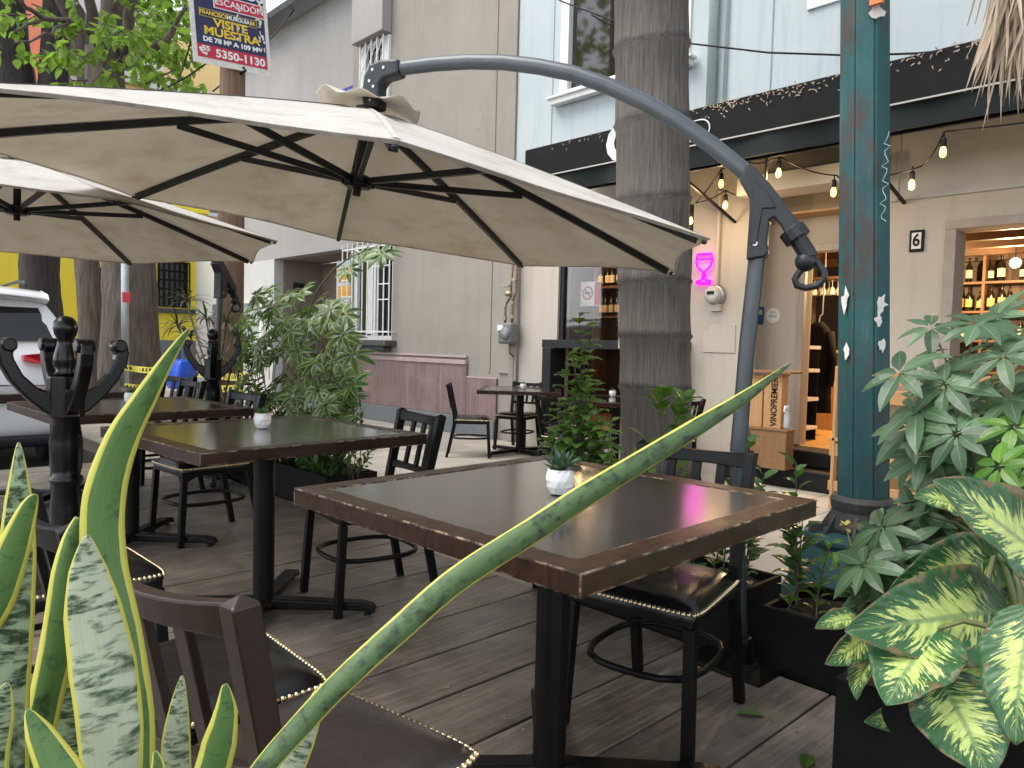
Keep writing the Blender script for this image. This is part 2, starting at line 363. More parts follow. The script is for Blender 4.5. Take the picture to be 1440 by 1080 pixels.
m_bark = M('grey_brown_bark', (.075, .058, .047), (.15, .122, .10), 3, .92, 0, .9, st=(6, 6, .9), detail=8, bsc=4, bd=.04)
m_darkbark = M('dark_bark', (.03, .025, .022), (.055, .045, .04), 4, .92, 0, .8, st=(5, 5, 1), bsc=5, bd=.03)
m_pole = M('brown_timber_pole', (.12, .07, .045), (.19, .12, .08), 4, .9, 0, .5, st=(9, 9, .5), bsc=5)
m_galv = M('galvanised_steel', (.36, .40, .41), (.45, .48, .48), 6, .45, .6)
m_soil = M('dark_soil', (.02, .015, .011), (.045, .035, .026), 40, .95, 0, .8)
m_pot = M('white_ceramic', (.80, .79, .77), (.73, .72, .70), 8, .32)
m_bulb = emit('glowing_bulb', (1, .62, .17), 1.1)
m_neon = emit('magenta_neon', (1, 0, .8), 1.1)
m_lampglow = emit('warm_lamp', (1, .72, .38), 9)
m_planter = M('black_planter_box', (.0035, .0038, .004), (.007, .007, .0068), 6, .6, 0, .08, rv=.12, spec=.15)
m_stem = M('green_stem', (.09, .14, .04), (.14, .12, .05), 20, .6)
m_twig = M('brown_twig', (.07, .05, .035), (.11, .08, .055), 30, .8)
m_lf_dark = leafmat('dark_glossy_leaf', (.018, .05, .018), (.04, .10, .03), .18, .28)
m_lf_sch = leafmat('variegated_schefflera_leaf', (.035, .10, .04), (.085, .17, .06), .2, .32, edge=(.34, .39, .12))
m_lf_schd = leafmat('grey_green_schefflera_leaf', (.035, .078, .036), (.085, .15, .075), .18, .40, vein=.5)
m_lf_bright = leafmat('fresh_green_leaf', (.06, .16, .022), (.13, .27, .04), .35, .33, vein=.3)
m_lf_mid = leafmat('mid_green_leaf', (.04, .12, .03), (.09, .19, .05), .28, .32, vein=.3)
m_lf_col = leafmat('light_shrub_leaf', (.12, .26, .055), (.25, .42, .10), .4, .36, vein=.3)
m_lf_tree = leafmat('street_tree_leaf', (.11, .19, .035), (.26, .38, .06), .6, .5)
m_lf_red = leafmat('purple_dracaena_leaf', (.028, .014, .013), (.06, .03, .024), .1, .4)
m_lf_succ = leafmat('succulent_leaf', (.03, .075, .045), (.06, .12, .075), .1, .4)
m_dry = M('dry_palm_fibre', (.42, .33, .235), (.28, .21, .15), 20, .85, st=(1, 1, .2), island=.5)

def uvsplit(n):
    c = n.new('ShaderNodeTexCoord'); sp = n.new('ShaderNodeSeparateXYZ'); n.link(c.outputs['UV'], sp.inputs[0])
    d = n.math('MULTIPLY', n.math('ABSOLUTE', n.math('SUBTRACT', sp.outputs[0], .5)), 2)
    return c.outputs['UV'], sp.outputs[0], sp.outputs[1], d
def snakemat(name, dark, pale, amt, marg=.74, vs=9):
    n = N(name); uv, u, v, d = uvsplit(n)
    mp = n.new('ShaderNodeMapping'); mp.inputs['Scale'].default_value = (.8, vs, 1); n.link(uv, mp.inputs[0])
    g = n.new('ShaderNodeNewGeometry'); ad = n.new('ShaderNodeVectorMath', operation='ADD'); cb = n.new('ShaderNodeCombineXYZ')
    n.link(n.math('MULTIPLY', g.outputs['Random Per Island'], 30), cb.inputs[2]); n.link(mp.outputs[0], ad.inputs[0]); n.link(cb.outputs[0], ad.inputs[1])
    f = n.noise(ad.outputs[0], 2.0, 5, .6, .45)
    c = n.ramp(f, [(amt-.09, dark), (amt+.05, pale)])
    mp2 = n.new('ShaderNodeMapping'); mp2.inputs['Scale'].default_value = (26, 1.2, 1); n.link(uv, mp2.inputs[0])
    st = n.noise(mp2.outputs[0], 2, 3)
    c = n.mix(n.ramp(st, [(.45, 0), (.75, .3)]), c, (.25, .33, .12))
    e = n.ramp(n.math('ADD', d, n.math('MULTIPLY', n.math('SUBTRACT', n.noise(n.coord((1, 1, 1)), 18, 2), .5), .22)), [(marg, 0), (marg+.035, 1)])
    c = n.mix(e, c, n.ramp(st, [(.3, (.58, .56, .06)), (.7, (.70, .66, .17))]))
    c = n.mix(n.ramp(v, [(.985, 0), (1.0, .9)]), c, (.30, .19, .08)); sc_ = n.ramp(n.noise(n.coord(), 70, 4, .7), [(.70, 0), (.76, .6)]); c = n.mix(sc_, c, (.30, .24, .13))
    n.base(c); n.set(.45); n.bump(n.math('MULTIPLY', st, .5), .25, .004); n.transl(c, .18); return n.m
m_snake_g = snakemat('green_snake_leaf', (.02, .06, .02), (.09, .20, .05), .42, .68, 8)
m_snake_l = snakemat('long_snake_leaf', (.008, .028, .012), (.065, .13, .042), .46, .86, 20)
m_snake_p = snakemat('pale_snake_leaf', (.03, .075, .04), (.48, .54, .38), .47, .86, 15)
m_snake_b = snakemat('banded_snake_leaf', (.012, .042, .018), (.34, .44, .27), .51, .78, 17)
def dieffmat():
    n = N('dieffenbachia_leaf'); uv, u, v, d = uvsplit(n)
    vv = n.math('SUBTRACT', v, n.math('MULTIPLY', d, .22)); cb = n.new('ShaderNodeCombineXYZ')
    g = n.new('ShaderNodeNewGeometry')
    n.link(n.math('MULTIPLY', u, 5), cb.inputs[0]); n.link(n.math('MULTIPLY', vv, 36), cb.inputs[1]); n.link(n.math('MULTIPLY', g.outputs['Random Per Island'], 20), cb.inputs[2])
    f = n.noise(cb.outputs[0], 1.0, 5, .65, .5)
    rim = n.math('SUBTRACT', 1.02, n.math('MAXIMUM', n.math('MULTIPLY', d, 1.08), n.math('MULTIPLY', n.math('ABSOLUTE', n.math('SUBTRACT', v, .5)), 1.9)))
    k = n.math('ADD', n.math('MULTIPLY', rim, 1.0), n.math('MULTIPLY', n.math('SUBTRACT', f, .5), 2.6))
    c = n.mix(n.ramp(k, [(.47, 0), (.60, 1)]), (.035, .118, .04), n.ramp(f, [(.4, (.38, .52, .10)), (.7, (.64, .70, .27))]))
    c = n.mix(n.ramp(d, [(.03, .75), (.085, 0)]), c, (.16, .27, .09))
    h = n.new('ShaderNodeHueSaturation'); n.link(c, h.inputs['Color']); n.link(n.math('ADD', n.math('MULTIPLY', g.outputs['Random Per Island'], .5), .7), h.inputs['Value'])
    c2 = n.mix(n.ramp(n.math('ADD', n.math('MULTIPLY', d, .5), n.noise(n.coord(), 26, 5, .7)), [(.98, 0), (1.06, .8)]), h.outputs[0], (.20, .13, .06))
    n.base(c2); n.set(n.ramp(f, [(.3, .36), (.7, .5)]))
    wv = n.new('ShaderNodeTexWave'); wv.inputs['Scale'].default_value = 1; wv.bands_direction = 'Y'; cb2 = n.new('ShaderNodeCombineXYZ'); n.link(n.math('MULTIPLY', vv, 4.5), cb2.inputs[1]); n.link(cb2.outputs[0], wv.inputs[0])
    n.bump(wv.outputs['Fac'], .22, .006); n.transl(h.outputs[0], .22); return n.m
m_dieff = dieffmat()

# ================================================================== SETTING
FY = 6.64; SZ = -.13
def wall_grid(mb, a0, a1, z0, z1, y, th, holes, axis='x'):
    xs = sorted({a0, a1, *[h[0] for h in holes], *[h[1] for h in holes]}); zs = sorted({z0, z1, *[h[2] for h in holes], *[h[3] for h in holes]})
    xs = [x for x in xs if a0 <= x <= a1]; zs = [z for z in zs if z0 <= z <= z1]
    def solid(i, j):
        if not (0 <= i < len(xs)-1 and 0 <= j < len(zs)-1): return False
        x = (xs[i]+xs[i+1])/2; z = (zs[j]+zs[j+1])/2
        return not any(h[0] < x < h[1] and h[2] < z < h[3] for h in holes)
    def P3(a, yy, z): return (a, yy, z) if axis == 'x' else (yy, a, z)
    for i in range(len(xs)-1):
        for j in range(len(zs)-1):
            if not solid(i, j): continue
            x0, x1, b, t = xs[i], xs[i+1], zs[j], zs[j+1]
            mb.add([P3(x0, y, b), P3(x1, y, b), P3(x1, y, t), P3(x0, y, t)], [(0, 1, 2, 3)])
            mb.add([P3(x0, y+th, b), P3(x1, y+th, b), P3(x1, y+th, t), P3(x0, y+th, t)], [(3, 2, 1, 0)])
            for (di, dj, q) in ((-1, 0, (x0, b, x0, t)), (1, 0, (x1, t, x1, b)), (0, -1, (x1, b, x0, b)), (0, 1, (x0, t, x1, t))):
                if not solid(i+di, j+dj):
                    mb.add([P3(q[0], y, q[1]), P3(q[2], y, q[3]), P3(q[2], y+th, q[3]), P3(q[0], y+th, q[1])], [(0, 1, 2, 3)])
    return mb

o = MB().add([(-90, -90, -.285), (90, -90, -.285), (90, 90, -.285), (-90, 90, -.285)], [(0, 1, 2, 3)]).build('road', m_road); tag(o, kind='structure')
# sidewalk as pavers
b = MB(); rr = random.Random(3)
for i in range(-34, 6):
    for j in range(6):
        x0 = i*.62+(.31 if j % 2 else 0); y0 = 2.47+j*.695
        b.bx(x0+.004, x0+.616, y0+.004, y0+.691, SZ-.15, SZ+rr.uniform(-.002, .002))
b.bx(-22, 4, 2.46, 6.7, SZ-.16, SZ-.006)
o = b.build('sidewalk', m_side, bevel=.004, seg=1); tag(o, kind='structure')
b = MB(); x = -7.2; bw = .27
while x < 1.6:
    b.bx(x+.004, x+bw-.004, -1.6+rr.uniform(-.01, .01), 2.43+rr.uniform(-.006, .006), -.035, rr.uniform(-.003, .001)); x += bw
o = b.build('deck', m_deck, bevel=.004); tag(o, kind='structure')
b = MB().bx(-7.19, 1.59, -1.55, 2.41, -.27, -.04)
o = b.build('deck_frame', m_black); tag(o, kind='structure')

# ================================================================== RESTAURANT BUILDING
rb = thing('restaurant_building', 'pale blue and cream corner restaurant building with black awning, wine shelves and open door', 'building', (-3, FY, SZ), world=True)
holesG = [(-6.2, -4.33, -.0, 2.62), (-3.70, -2.50, SZ, 2.74), (-1.90, 1.05, .35, 2.13)]
wall_grid(MB(), -7.0, 2.2, SZ, 2.98, FY, .22, holesG).build('shop_front_wall', m_cream, rb)
wall_grid(MB(), -4.2, -2.3, SZ, 2.98, 7.15, .12, [(-3.34, -2.55, SZ, 2.17)]).build('recessed_wall', m_cream, rb)
MB().bx(-3.70, -2.50, FY-.004, 7.15, 2.742, 2.80).build('lintel_soffit', m_greyband, rb)
wall_grid(MB(), -7.0, 2.2, 2.98, 9.0, FY, .25, [(-6.2, -4.5, 4.1, 6.3), (-3.15, -2.05, 4.21, 6.0)]).build('upper_wall', m_bluewall, rb)
# grey band over window and seams on the upper wall
MB().bx(-2.42, 2.1, FY-.035, FY-.001, 2.40, 2.97).bx(-2.36, -2.34, FY-.05, FY-.036, 2.4, 2.97).bx(-1.42, -1.40, FY-.05, FY-.036, 2.4, 2.97).build('fascia_panel', m_greyband, rb, bevel=.004)
MB().bx(-3.66, -2.52, 6.30, FY-.002, 2.56, 2.72).build('vent_duct', m_greyband, rb, bevel=.006)
# awning
aw = MB().bx(-5.75, 2.1, 5.58, 5.66, 2.87, 3.19).bx(-5.75, 2.1, 5.662, FY-.003, 3.10, 3.16).build('awning', m_fascia, rb, bevel=.008)
bv = MB(); rr = random.Random(5); nn = 60
vs = [(-5.75+7.85*i/nn, 5.6+.012*math.sin(i*1.1)+rr.uniform(-.006, .006)-.02*(k == 1)*math.sin(i*.7), 2.868-.17*k) for k in (0, 1) for i in range(nn+1)]
bv.add(vs, [(i, i+1, nn+2+i, nn+1+i) for i in range(nn)]); bv.build('valance', m_valance, aw, smooth=True, off=rb.location)
MB().bx(-5.75, 2.1, 5.566, 5.579, 2.870, 2.881).build('white_trim', m_greyband, aw, off=rb.location)
b = MB()
for x in (-5.4, -3.9, -2.35, -1.0): b.bar((x, 5.64, 2.72), (x+.05, FY-.01, 2.38), .022, .022)
for x in (-3.05, -3.9): b.bar((x, 5.7, 2.72), (x, 5.7, 2.4), .016, .016)
b.bar((-5.6, 5.68, 2.70), (2.0, 5.68, 2.70), .025, .025); b.build('awning_strut', m_black, aw, off=rb.location)
# lettering on the awning: white letters, cut by the palm
text('C', .46, m_white, 'letter', aw, frame((-4.47, 5.575, 3.03), (1, 0, 0), (0, 0, 1)), .004, .022)
aw.children[-1].location = (0, 0, 0)
for ch in aw.children:
    if ch.name.startswith('letter'):
        ch.data.transform(Matrix.Translation(-Vector(rb.location)))
b = MB()
def ringpath(mb, pts, w): mb.tube(pts+[pts[0]], w, 6, False)
pts = [(-3.70, 5.572, 2.915), (-3.70, 5.572, 3.08)]+[(-3.60+.09*math.cos(a), 5.572, 2.998+.083*math.sin(a)) for a in [PI/2-PI*k/8 for k in range(9)]]
ringpath(b, pts, .0065); b.build('outlined_letter', m_white, aw, off=rb.location)
# seeds and dry bits lying on the awning edge
# upper windows
def window(parent, x0, x1, z0, z1, y, frame_m, glass_m, mull=(), th=.07, depth=.1, sill=True, name='window'):
    b = MB()
    b.bx(x0-.06, x0+th, y-.025, y+depth, z0, z1); b.bx(x1-th, x1+.06, y-.025, y+depth, z0, z1)
    b.bx(x0+th, x1-th, y-.022, y+depth, z0, z0+th); b.bx(x0+th, x1-th, y-.022, y+depth, z1-th, z1)
    for m in mull: b.bx(m-.03, m+.03, y-.012, y+depth-.01, z0+th, z1-th)
    w = b.build(name, frame_m, parent, bevel=.005)
    MB().bx(x0+th, x1-th, y+.05, y+.06, z0+th, z1-th).build('pane', glass_m, w, off=parent.location)
    if sill: MB().bx(x0-.12, x1+.12, y-.12, y-.026, z0-.10, z0-.01).bx(x0-.16, x1+.16, y-.15, y-.027, z0-.035, z0-.002).build('sill', frame_m, w, off=parent.location, bevel=.01)
    return w
m_curt = N('tree_reflecting_pane'); 
m_curt.base((.02, .017, .014)); m_curt.set(.04, spec=.9)
m_curt = m_curt.m
w1 = window(rb, -6.2, -4.5, 4.1, 6.3, FY, m_white, m_curt, (-5.35,), name='upper_window')
MB().bx(-5.95, -5.55, FY+.12, FY+.14, 4.2, 6.2).build('curtain', M('brown_curtain', (.11, .055, .035), (.07, .035, .02), 6, .9, st=(6, 6, .5)), w1, off=rb.location)
window(rb, -3.15, -2.05, 4.21, 6.0, FY, m_white, m_curt, (), sill=False, name='upper_window')
MB().tube([(-4.15, FY-.06, 3.2), (-4.15, FY-.06, 9)], .045, 12).tube([(-4.02, FY-.03, 3.2), (-4.02, FY-.03, 9)], .014, 8).build('downpipe', M('pale_green_pipe', (.52, .6, .58), (.46, .54, .52), 5, .5), rb, smooth=True)
MB().tube([(-3.55, FY-.008, 3.2), (-3.55, FY-.008, 9)], .009, 6).build('conduit', m_bluewall, rb)
MB().bx(-6.985, -6.3, FY-.03, FY-.001, 3.0, 3.03).bx(-6.40, -6.385, FY-.012, FY-.001, 3.0, 9).build('wall_seam', m_bluewall, rb)
# pilaster beside the gas meter
MB().bx(-7.0, -6.86, FY-.05, FY-.002, SZ, 2.97).build('pilaster', m_tanwall, rb, bevel=.01)
# window A: frame, stand and glass
fa = MB()
fa.bx(-6.2, -6.14, FY+.03, FY+.10, .02, 2.60); fa.bx(-4.39, -4.33, FY+.03, FY+.10, .02, 2.60)
fa.bx(-6.14, -4.39, FY+.03, FY+.10, 2.54, 2.60)
fA = fa.build('shop_window', m_darkframe, rb, bevel=.004)
MB().bx(-6.14, -4.39, FY+.06, FY+.066, 1.2, 2.54).build('pane', m_clear, fA, off=rb.location)
MB().bx(-6.26, -4.30, FY-.20, FY+.22, 1.10, 1.20).bx(-6.26, -6.12, FY-.19, FY+.02, -.0, 1.098).bx(-4.42, -4.31, FY-.19, FY+.02, 0, 1.098).build('window_counter', m_darkframe, rb, bevel=.006)
# door jamb, step, floor, room
MB().bx(-3.395, -3.34, 7.10, 7.24, .21, 2.17).bx(-2.555, -2.51, 7.10, 7.24, .21, 2.17).bx(-3.339, -2.556, 7.10, 7.24, 2.10, 2.172).build('door_frame', woodm('worn_pale_jamb', (.45, .40, .33), (.30, .25, .2), (14, 14, 2)), rb, bevel=.004)
MB().bx(-3.86, -2.42, 6.56, 7.149, SZ, .05).bx(-3.80, -2.45, 6.80, 7.149, .052, .20).build('door_step', M('black_step', (.004, .004, .0045), (.007, .007, .007), 9, .5, spec=.3), rb, bevel=.012)
MB().bx(-6.95, 2.1, 7.14, 11.4, .10, .20).build('interior_floor', m_floorw, rb)
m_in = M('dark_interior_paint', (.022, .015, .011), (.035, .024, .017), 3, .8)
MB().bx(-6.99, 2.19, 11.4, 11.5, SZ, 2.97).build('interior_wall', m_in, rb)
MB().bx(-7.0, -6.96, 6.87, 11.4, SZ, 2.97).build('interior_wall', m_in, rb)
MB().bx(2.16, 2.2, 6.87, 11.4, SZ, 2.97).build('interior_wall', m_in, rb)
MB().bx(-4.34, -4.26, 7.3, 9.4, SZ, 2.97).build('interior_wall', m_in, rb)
b = MB()
for k in range(24): b.bx(-6.95, 2.1, 6.87+k*.19, 6.87+k*.19+.184, 2.44, 2.46)
cl = b.build('interior_ceiling', m_pineh, rb)
b = MB()
for k in range(6): b.bx(-4.2, 2.1, 7.35+k*.62, 7.45+k*.62, 2.30, 2.439)
b.build('ceiling_beam', m_dkwood, cl, off=rb.location)
# right window trim
fr = MB().bx(-1.98, -1.90, FY-.02, FY+.24, .36, 2.13).bx(-1.98, 1.12, FY-.021, FY+.24, 2.131, 2.20).bx(-1.98, 1.12, FY-.022, FY+.24, .28, .349)
fr.build('window_surround', M('taupe_trim', (.33, .28, .24), (.38, .33, .28), 8, .7), rb, bevel=.004)
# counter and back bar seen through the door
MB().bx(-4.6, -3.5, 8.9, 9.4, .2, 1.12).bx(-4.65, -3.45, 8.85, 9.45, 1.121, 1.16).build('bar_counter', m_pine, rb, bevel=.005)
MB().bx(-4.15, -2.6, 9.6, 9.7, .2, .9).build('bar_front', m_dkwood, rb)

def shelf_unit(x0, x1, y, zs, label, posts):
    t = thing('bottle_shelf', label, 'shelf', ((x0+x1)/2, y, .2), world=True)
    for z in zs: MB().bx(x0, x1, y-.16, y+.16, z-.03, z).build('shelf', m_shelf, t, bevel=.003)
    b = MB()
    for x in posts: b.bx(x-.015, x+.015, y-.15, y+.15, .2, max(zs)+.38)
    b.build('upright', m_shelf, t); MB().bx(x0, x1, y+.165, y+.185, .2, max(zs)+.42).build('back_panel', m_dkwood, t)
    return t
shelf_unit(-3.4, -.6, 10.4, (2.03, 1.68, 1.33, .95), 'back shelf of dark bottles seen through the right-hand window opening', (-3.4, -2.62, -2.05, -1.3, -.6))
shelf_unit(-6.66, -6.05, 8.0, (2.35, 1.95, 1.55, 1.15), 'dim shelf of bottles inside the shop window behind the palm trunk', (-6.66, -6.05))
m_bglass = N('dark_bottle_glass'); m_bglass.base((.012, .010, .006)); m_bglass.set(.12, spec=.7); m_bglass = m_bglass.m
m_label = M('cream_label', (.75, .66, .46), (.66, .57, .38), 30, .7, island=.3)
m_labelw = M('amber_label', (.78, .55, .2), (.7, .46, .14), 30, .6)
def bottle(label, group, ml):
    t = thing('wine_bottle', label, 'bottle', group=group)
    MB().lathe([(.034, 0), (.038, .006), (.038, .18), (.030, .21), (.014, .235), (.013, .29), (.015, .292), (.015, .305)], n=12).build('glass_body', m_bglass, t, smooth=True)
    MB().lathe([(.0386, .05), (.0386, .15)], n=12, cap=False).build('paper_label', ml, t, smooth=True)
    return t
rows = [(2.03, 'dark wine bottle with cream label on the top shelf in the right-hand window', 'bottles on the top shelf', m_label, -3.28, 20, .118),
        (1.68, 'bottle with amber label on the second shelf in the right-hand window', 'bottles on the second shelf', m_labelw, -3.28, 22, .105),
        (1.33, 'dark bottle with cream label on the third shelf in the right-hand window', 'bottles on the third shelf', m_label, -3.2, 18, .12)]
rr = random.Random(9)
for z, lab, grp, ml, x0, n_, dx in rows:
    p = bottle(lab, grp, ml)
    for k in range(n_):
        if k and rr.random() < .13: continue
        o = p if k == 0 else dup(p)
        o.location = (x0+k*dx+rr.uniform(-.015, .015), 10.30+rr.uniform(-.03, .05), z+.001); o.rotation_euler.z = rr.uniform(-.5, .5); s_ = rr.uniform(.85, 1.15); o.scale = (s_, s_, rr.uniform(.75, 1.05))
p = None
for z in (1.95, 1.55, 2.35):
    for k in range(6):
        if p is None: p = bottle('bottle on the dim shelf inside the shop window behind the palm trunk', 'bottles on the dim shelf', m_label); o = p
        else: o = dup(p)
        o.location = (-6.60+k*.10+rr.uniform(-.02, .02), 7.93, z+.001)
# warm shop lamps; door and shelf ones added to light floor and bottles
for i, (x, y, z, lab) in enumerate([(-2.16, 9.6, 2.16, 'round warm pendant lamp glowing in the right-hand window'), (-3.22, 8.7, 2.15, 'added warm lamp brightening the floor inside the open door, hidden behind the lamp post'), (-6.35, 7.45, 2.28, 'added warm lamp lighting the bottle shelf inside the shop window behind the palm trunk')]):
    t = thing('pendant_lamp', lab, 'lamp', (x, y, z), world=True)
    MB().ball((x, y, z), .055).build('bulb', m_lampglow, t, smooth=True); MB().cyl((x, y, z+.05), (x, y, 2.44), .006, 6).build('cord', m_black, t)
    l = bpy.data.lights.new('shop_light', 'POINT'); l.energy = (34, 62, 3)[i]; l.color = (1, .66, .33); l.shadow_soft_size = .06
    lo = bpy.data.objects.new('shop_light', l); COL.objects.link(lo); lo.parent = t; lo.location = (0, -.12, -.1)
# glasses hanging over the bar
gp = thing('wine_glass', 'upside-down wine glass hanging in the rack above the bar inside the door', 'glass', group='glasses hanging above the bar')
m_gl = N('glass'); m_gl.base((.9, .88, .8)); m_gl.set(.05); m_gl.p.inputs['Transmission Weight'].default_value = .7; m_gl = m_gl.m
MB().lathe([(.032, 0), (.03, .002), (.004, .006), (.004, -.07), (.02, -.085), (.036, -.12), (.033, -.17)], n=10, cap=False).build('glass_body', m_gl, gp, smooth=True)
for k in range(16):
    o = gp if k == 0 else dup(gp); o.location = (-4.55+(k % 8)*.11, 9.0+(k//8)*.16, 2.0)
t = thing('glass_rack', 'dark wooden rack holding hanging glasses above the bar', 'rack', (-4.2, 9.1, 2.0), world=True)
MB().bx(-4.7, -3.7, 8.9, 9.3, 2.01, 2.04).build('rack_board', m_dkwood, t); MB().bx(-4.7, -4.67, 8.92, 9.28, 2.041, 2.44).bx(-3.73, -3.7, 8.92, 9.28, 2.041, 2.44).build('hanger', m_dkwood, t)
# dark coat hanging inside the door
t = thing('hanging_coat', 'dark coat hanging on a hook just inside the open door', 'coat', (-3.72, 8.3, .62), world=True)
b = MB(); k = 12; vs = []
for i, (z, rx, ry) in enumerate([(.45, .17, .09), (.7, .16, .10), (1.0, .15, .10), (1.25, .16, .09), (1.40, .13, .07), (1.47, .05, .04)]):
    for j in range(k):
        a = 2*PI*j/k; w = 1+.12*math.sin(3*a+i); vs.append((-3.72+rx*w*math.cos(a), 8.3+ry*w*math.sin(a), z))
b.add(vs, [(i*k+j, i*k+(j+1) % k, (i+1)*k+(j+1) % k, (i+1)*k+j) for i in range(5) for j in range(k)]+[tuple(range(5*k, 6*k))])
b.tube([(-3.86, 8.28, 1.36), (-3.92, 8.26, 1.0), (-3.9, 8.24, .75)], [.05, .045, .04], 8).tube([(-3.58, 8.28, 1.36), (-3.52, 8.26, 1.0), (-3.54, 8.24, .75)], [.05, .045, .04], 8)
m_coat = M('dark_cloth', (.005, .005, .006), (.010, .009, .009), 8, .9, 0, .3, spec=.1)
b.build('coat_body', m_coat, t, smooth=True); MB().tube([(-3.72, 8.3, 1.46), (-3.72, 8.32, 1.54), (-3.72, 8.38, 1.56), (-3.72, 8.4, 2.4)], .008, 6).build('hook', m_steel, t)
# sliding shelf ladder / rack by the door (white shelf edges)
t = thing('door_rack', 'narrow black rack with pale shelf edges just inside the door jamb', 'rack', (-3.55, 7.6, .2), world=True)
for z in (.32, .62, .92, 1.16): MB().bx(-3.72, -3.44, 7.5, 7.75, z, z+.035).build('shelf', m_white, t)
MB().bx(-3.74, -3.722, 7.5, 7.75, .2, 1.2).bx(-3.72, -3.46, 7.751, 7.765, .2, 1.2).build('side_panel', m_black, t)

# ---- small things on the shop front
t = thing('neon_sign', 'glowing magenta neon wine glass on the cream pillar', 'neon sign', (-4.16, FY-.05, 1.96), world=True)
cx, cz = -4.16, 1.96
pr = [(-.075, .14), (-.08, .10), (-.085, .06), (-.07, .01), (-.035, -.025), (-.012, -.04), (-.01, -.115), (-.03, -.135), (-.075, -.145), (-.08, -.165)]
pr = [(x*1.08, z*.96-.006) for x, z in pr]; path = [(cx+x, FY-.045, cz+z) for x, z in pr]+[(cx-x, FY-.045, cz+z) for x, z in reversed(pr)]
b = MB(); b.tube(path+[path[0]], .0125, 8, False); b.build('neon_tube', m_neon, t, smooth=True)
b = MB(); b.tube([(cx-.082, FY-.045, cz+.075), (cx+.082, FY-.045, cz+.075)], .009, 6)
b.build('wine_level', m_neon, t)
l = bpy.data.lights.new('neon_light', 'POINT'); l.energy = .10; l.color = (1, .05, .75); l.shadow_soft_size = .09
lo = bpy.data.objects.new('neon_light', l); COL.objects.link(lo); lo.parent = t; lo.location = (0, -.16, -.02)
t = thing('electric_meter', 'round glass electricity meter below the neon sign', 'meter', (-4.02, FY-.1, 1.67), world=True)
x, z = -4.02, 1.675
def latheY(b, prof, x, y, z, n=20):
    k = len(prof); vs = [(x+r*math.cos(2*PI*j/n), y-h, z+r*math.sin(2*PI*j/n)) for r, h in prof for j in range(n)]
    return b.add(vs, [(i*n+j, i*n+(j+1) % n, (i+1)*n+(j+1) % n, (i+1)*n+j) for i in range(k-1) for j in range(n)]+[tuple(range((k-1)*n, k*n))])
latheY(MB(), [(.1, 0), (.1, .05), (.09, .06)], x, FY-.002, z).build('meter_ring', m_steel, t, smooth=True)
latheY(MB(), [(.085, .055), (.084, .11), (.07, .125), (.0, .128)], x, FY-.002, z).build('meter_glass', M('milky_meter_glass', (.50, .50, .47), (.4, .4, .38), 12, .12), t, smooth=True)
MB().bx(x-.04, x+.04, FY-.135, FY-.128, z+.0, z+.03).build('dial', m_black, t)
MB().tube([(x+.0, FY-.03, z+.1), (x+.0, FY-.03, 2.7)], .022, 8).bx(x-.06, x+.06, FY-.05, FY-.002, z-.16, z-.09).build('conduit', m_cream, t)
MB().bx(x-.14, x+.22, FY-.012, FY-.001, 1.10, 1.38).build('hatch', m_cream, t, bevel=.003)
t = thing('house_number', 'small framed number 6 plate on the cream wall', 'number plate', (-2.19, FY-.01, 2.05), world=True)
p = PY(1290, 339, FY); MB().bx(p.x-.055, p.x+.055, FY-.022, FY-.002, p.z-.088, p.z+.088).build('plate_frame', m_black, t, bevel=.003); MB().bx(p.x-.036, p.x+.036, FY-.026, FY-.0222, p.z-.066, p.z+.066).build('plate', m_white, t)
text('6', .14, m_black, 'numeral', t, frame((p.x, FY-.029, p.z), (1, 0, 0), (0, 0, 1)), .001, .003, sx=.85)
t = thing('door_sticker', 'blue and white stickers on the recessed wall beside the door', 'sticker', (-3.76, 7.14, 1.5), world=True)
m_blue = M('sticker_blue', (.02, .07, .2), (.03, .09, .25), 30, .4)
MB().bx(-3.90, -3.78, 7.138, 7.149, 1.40, 1.58).build('blue_sticker', m_blue, t); latheY(MB(), [(.075, 0), (.075, .006)], -3.68, 7.149, 1.49).build('round_sticker', m_white, t)
m_pg = M('print_grey', (.5, .55, .6), None, 30, .5)
for q in ((-3.885, -3.835, 7.134, 7.1375, 1.43, 1.50), (-3.83, -3.795, 7.134, 7.1375, 1.5, 1.55), (-3.72, -3.64, 7.139, 7.1425, 1.47, 1.50), (-3.71, -3.65, 7.139, 7.1425, 1.515, 1.535)): MB().bx(*q).build('print', m_pg, t)
t = thing('no_smoking_sign', 'no smoking sign hanging inside the dark shop window', 'sign', (-6.05, 7.05, 1.78), world=True)
MB().bx(-6.2, -5.88, 7.05, 7.06, 1.63, 1.93).build('board', m_white, t)
b = MB(); latheY(b, [(.085, 0), (.085, .004), (.065, .004), (.065, 0)], -6.08, 7.049, 1.79); b.build('red_ring', M('sign_red', (.55, .02, .02), None, 9, .5), t)
latheY(MB(), [(.063, 0), (.063, .0045)], -6.08, 7.049, 1.79).build('white_disc', m_white, t)
MB().bx(-6.13, -6.03, 7.041, 7.0443, 1.78, 1.80).box((-6.08, 7.04, 1.79), (.14, .002, .014), Matrix.Rotation(R_(45), 3, 'Y')).build('cigarette', m_black, t); MB().bx(-5.97, -5.885, 7.044, 7.0495, 1.64, 1.92).build('red_panel', bpy.data.materials['sign_red'], t)

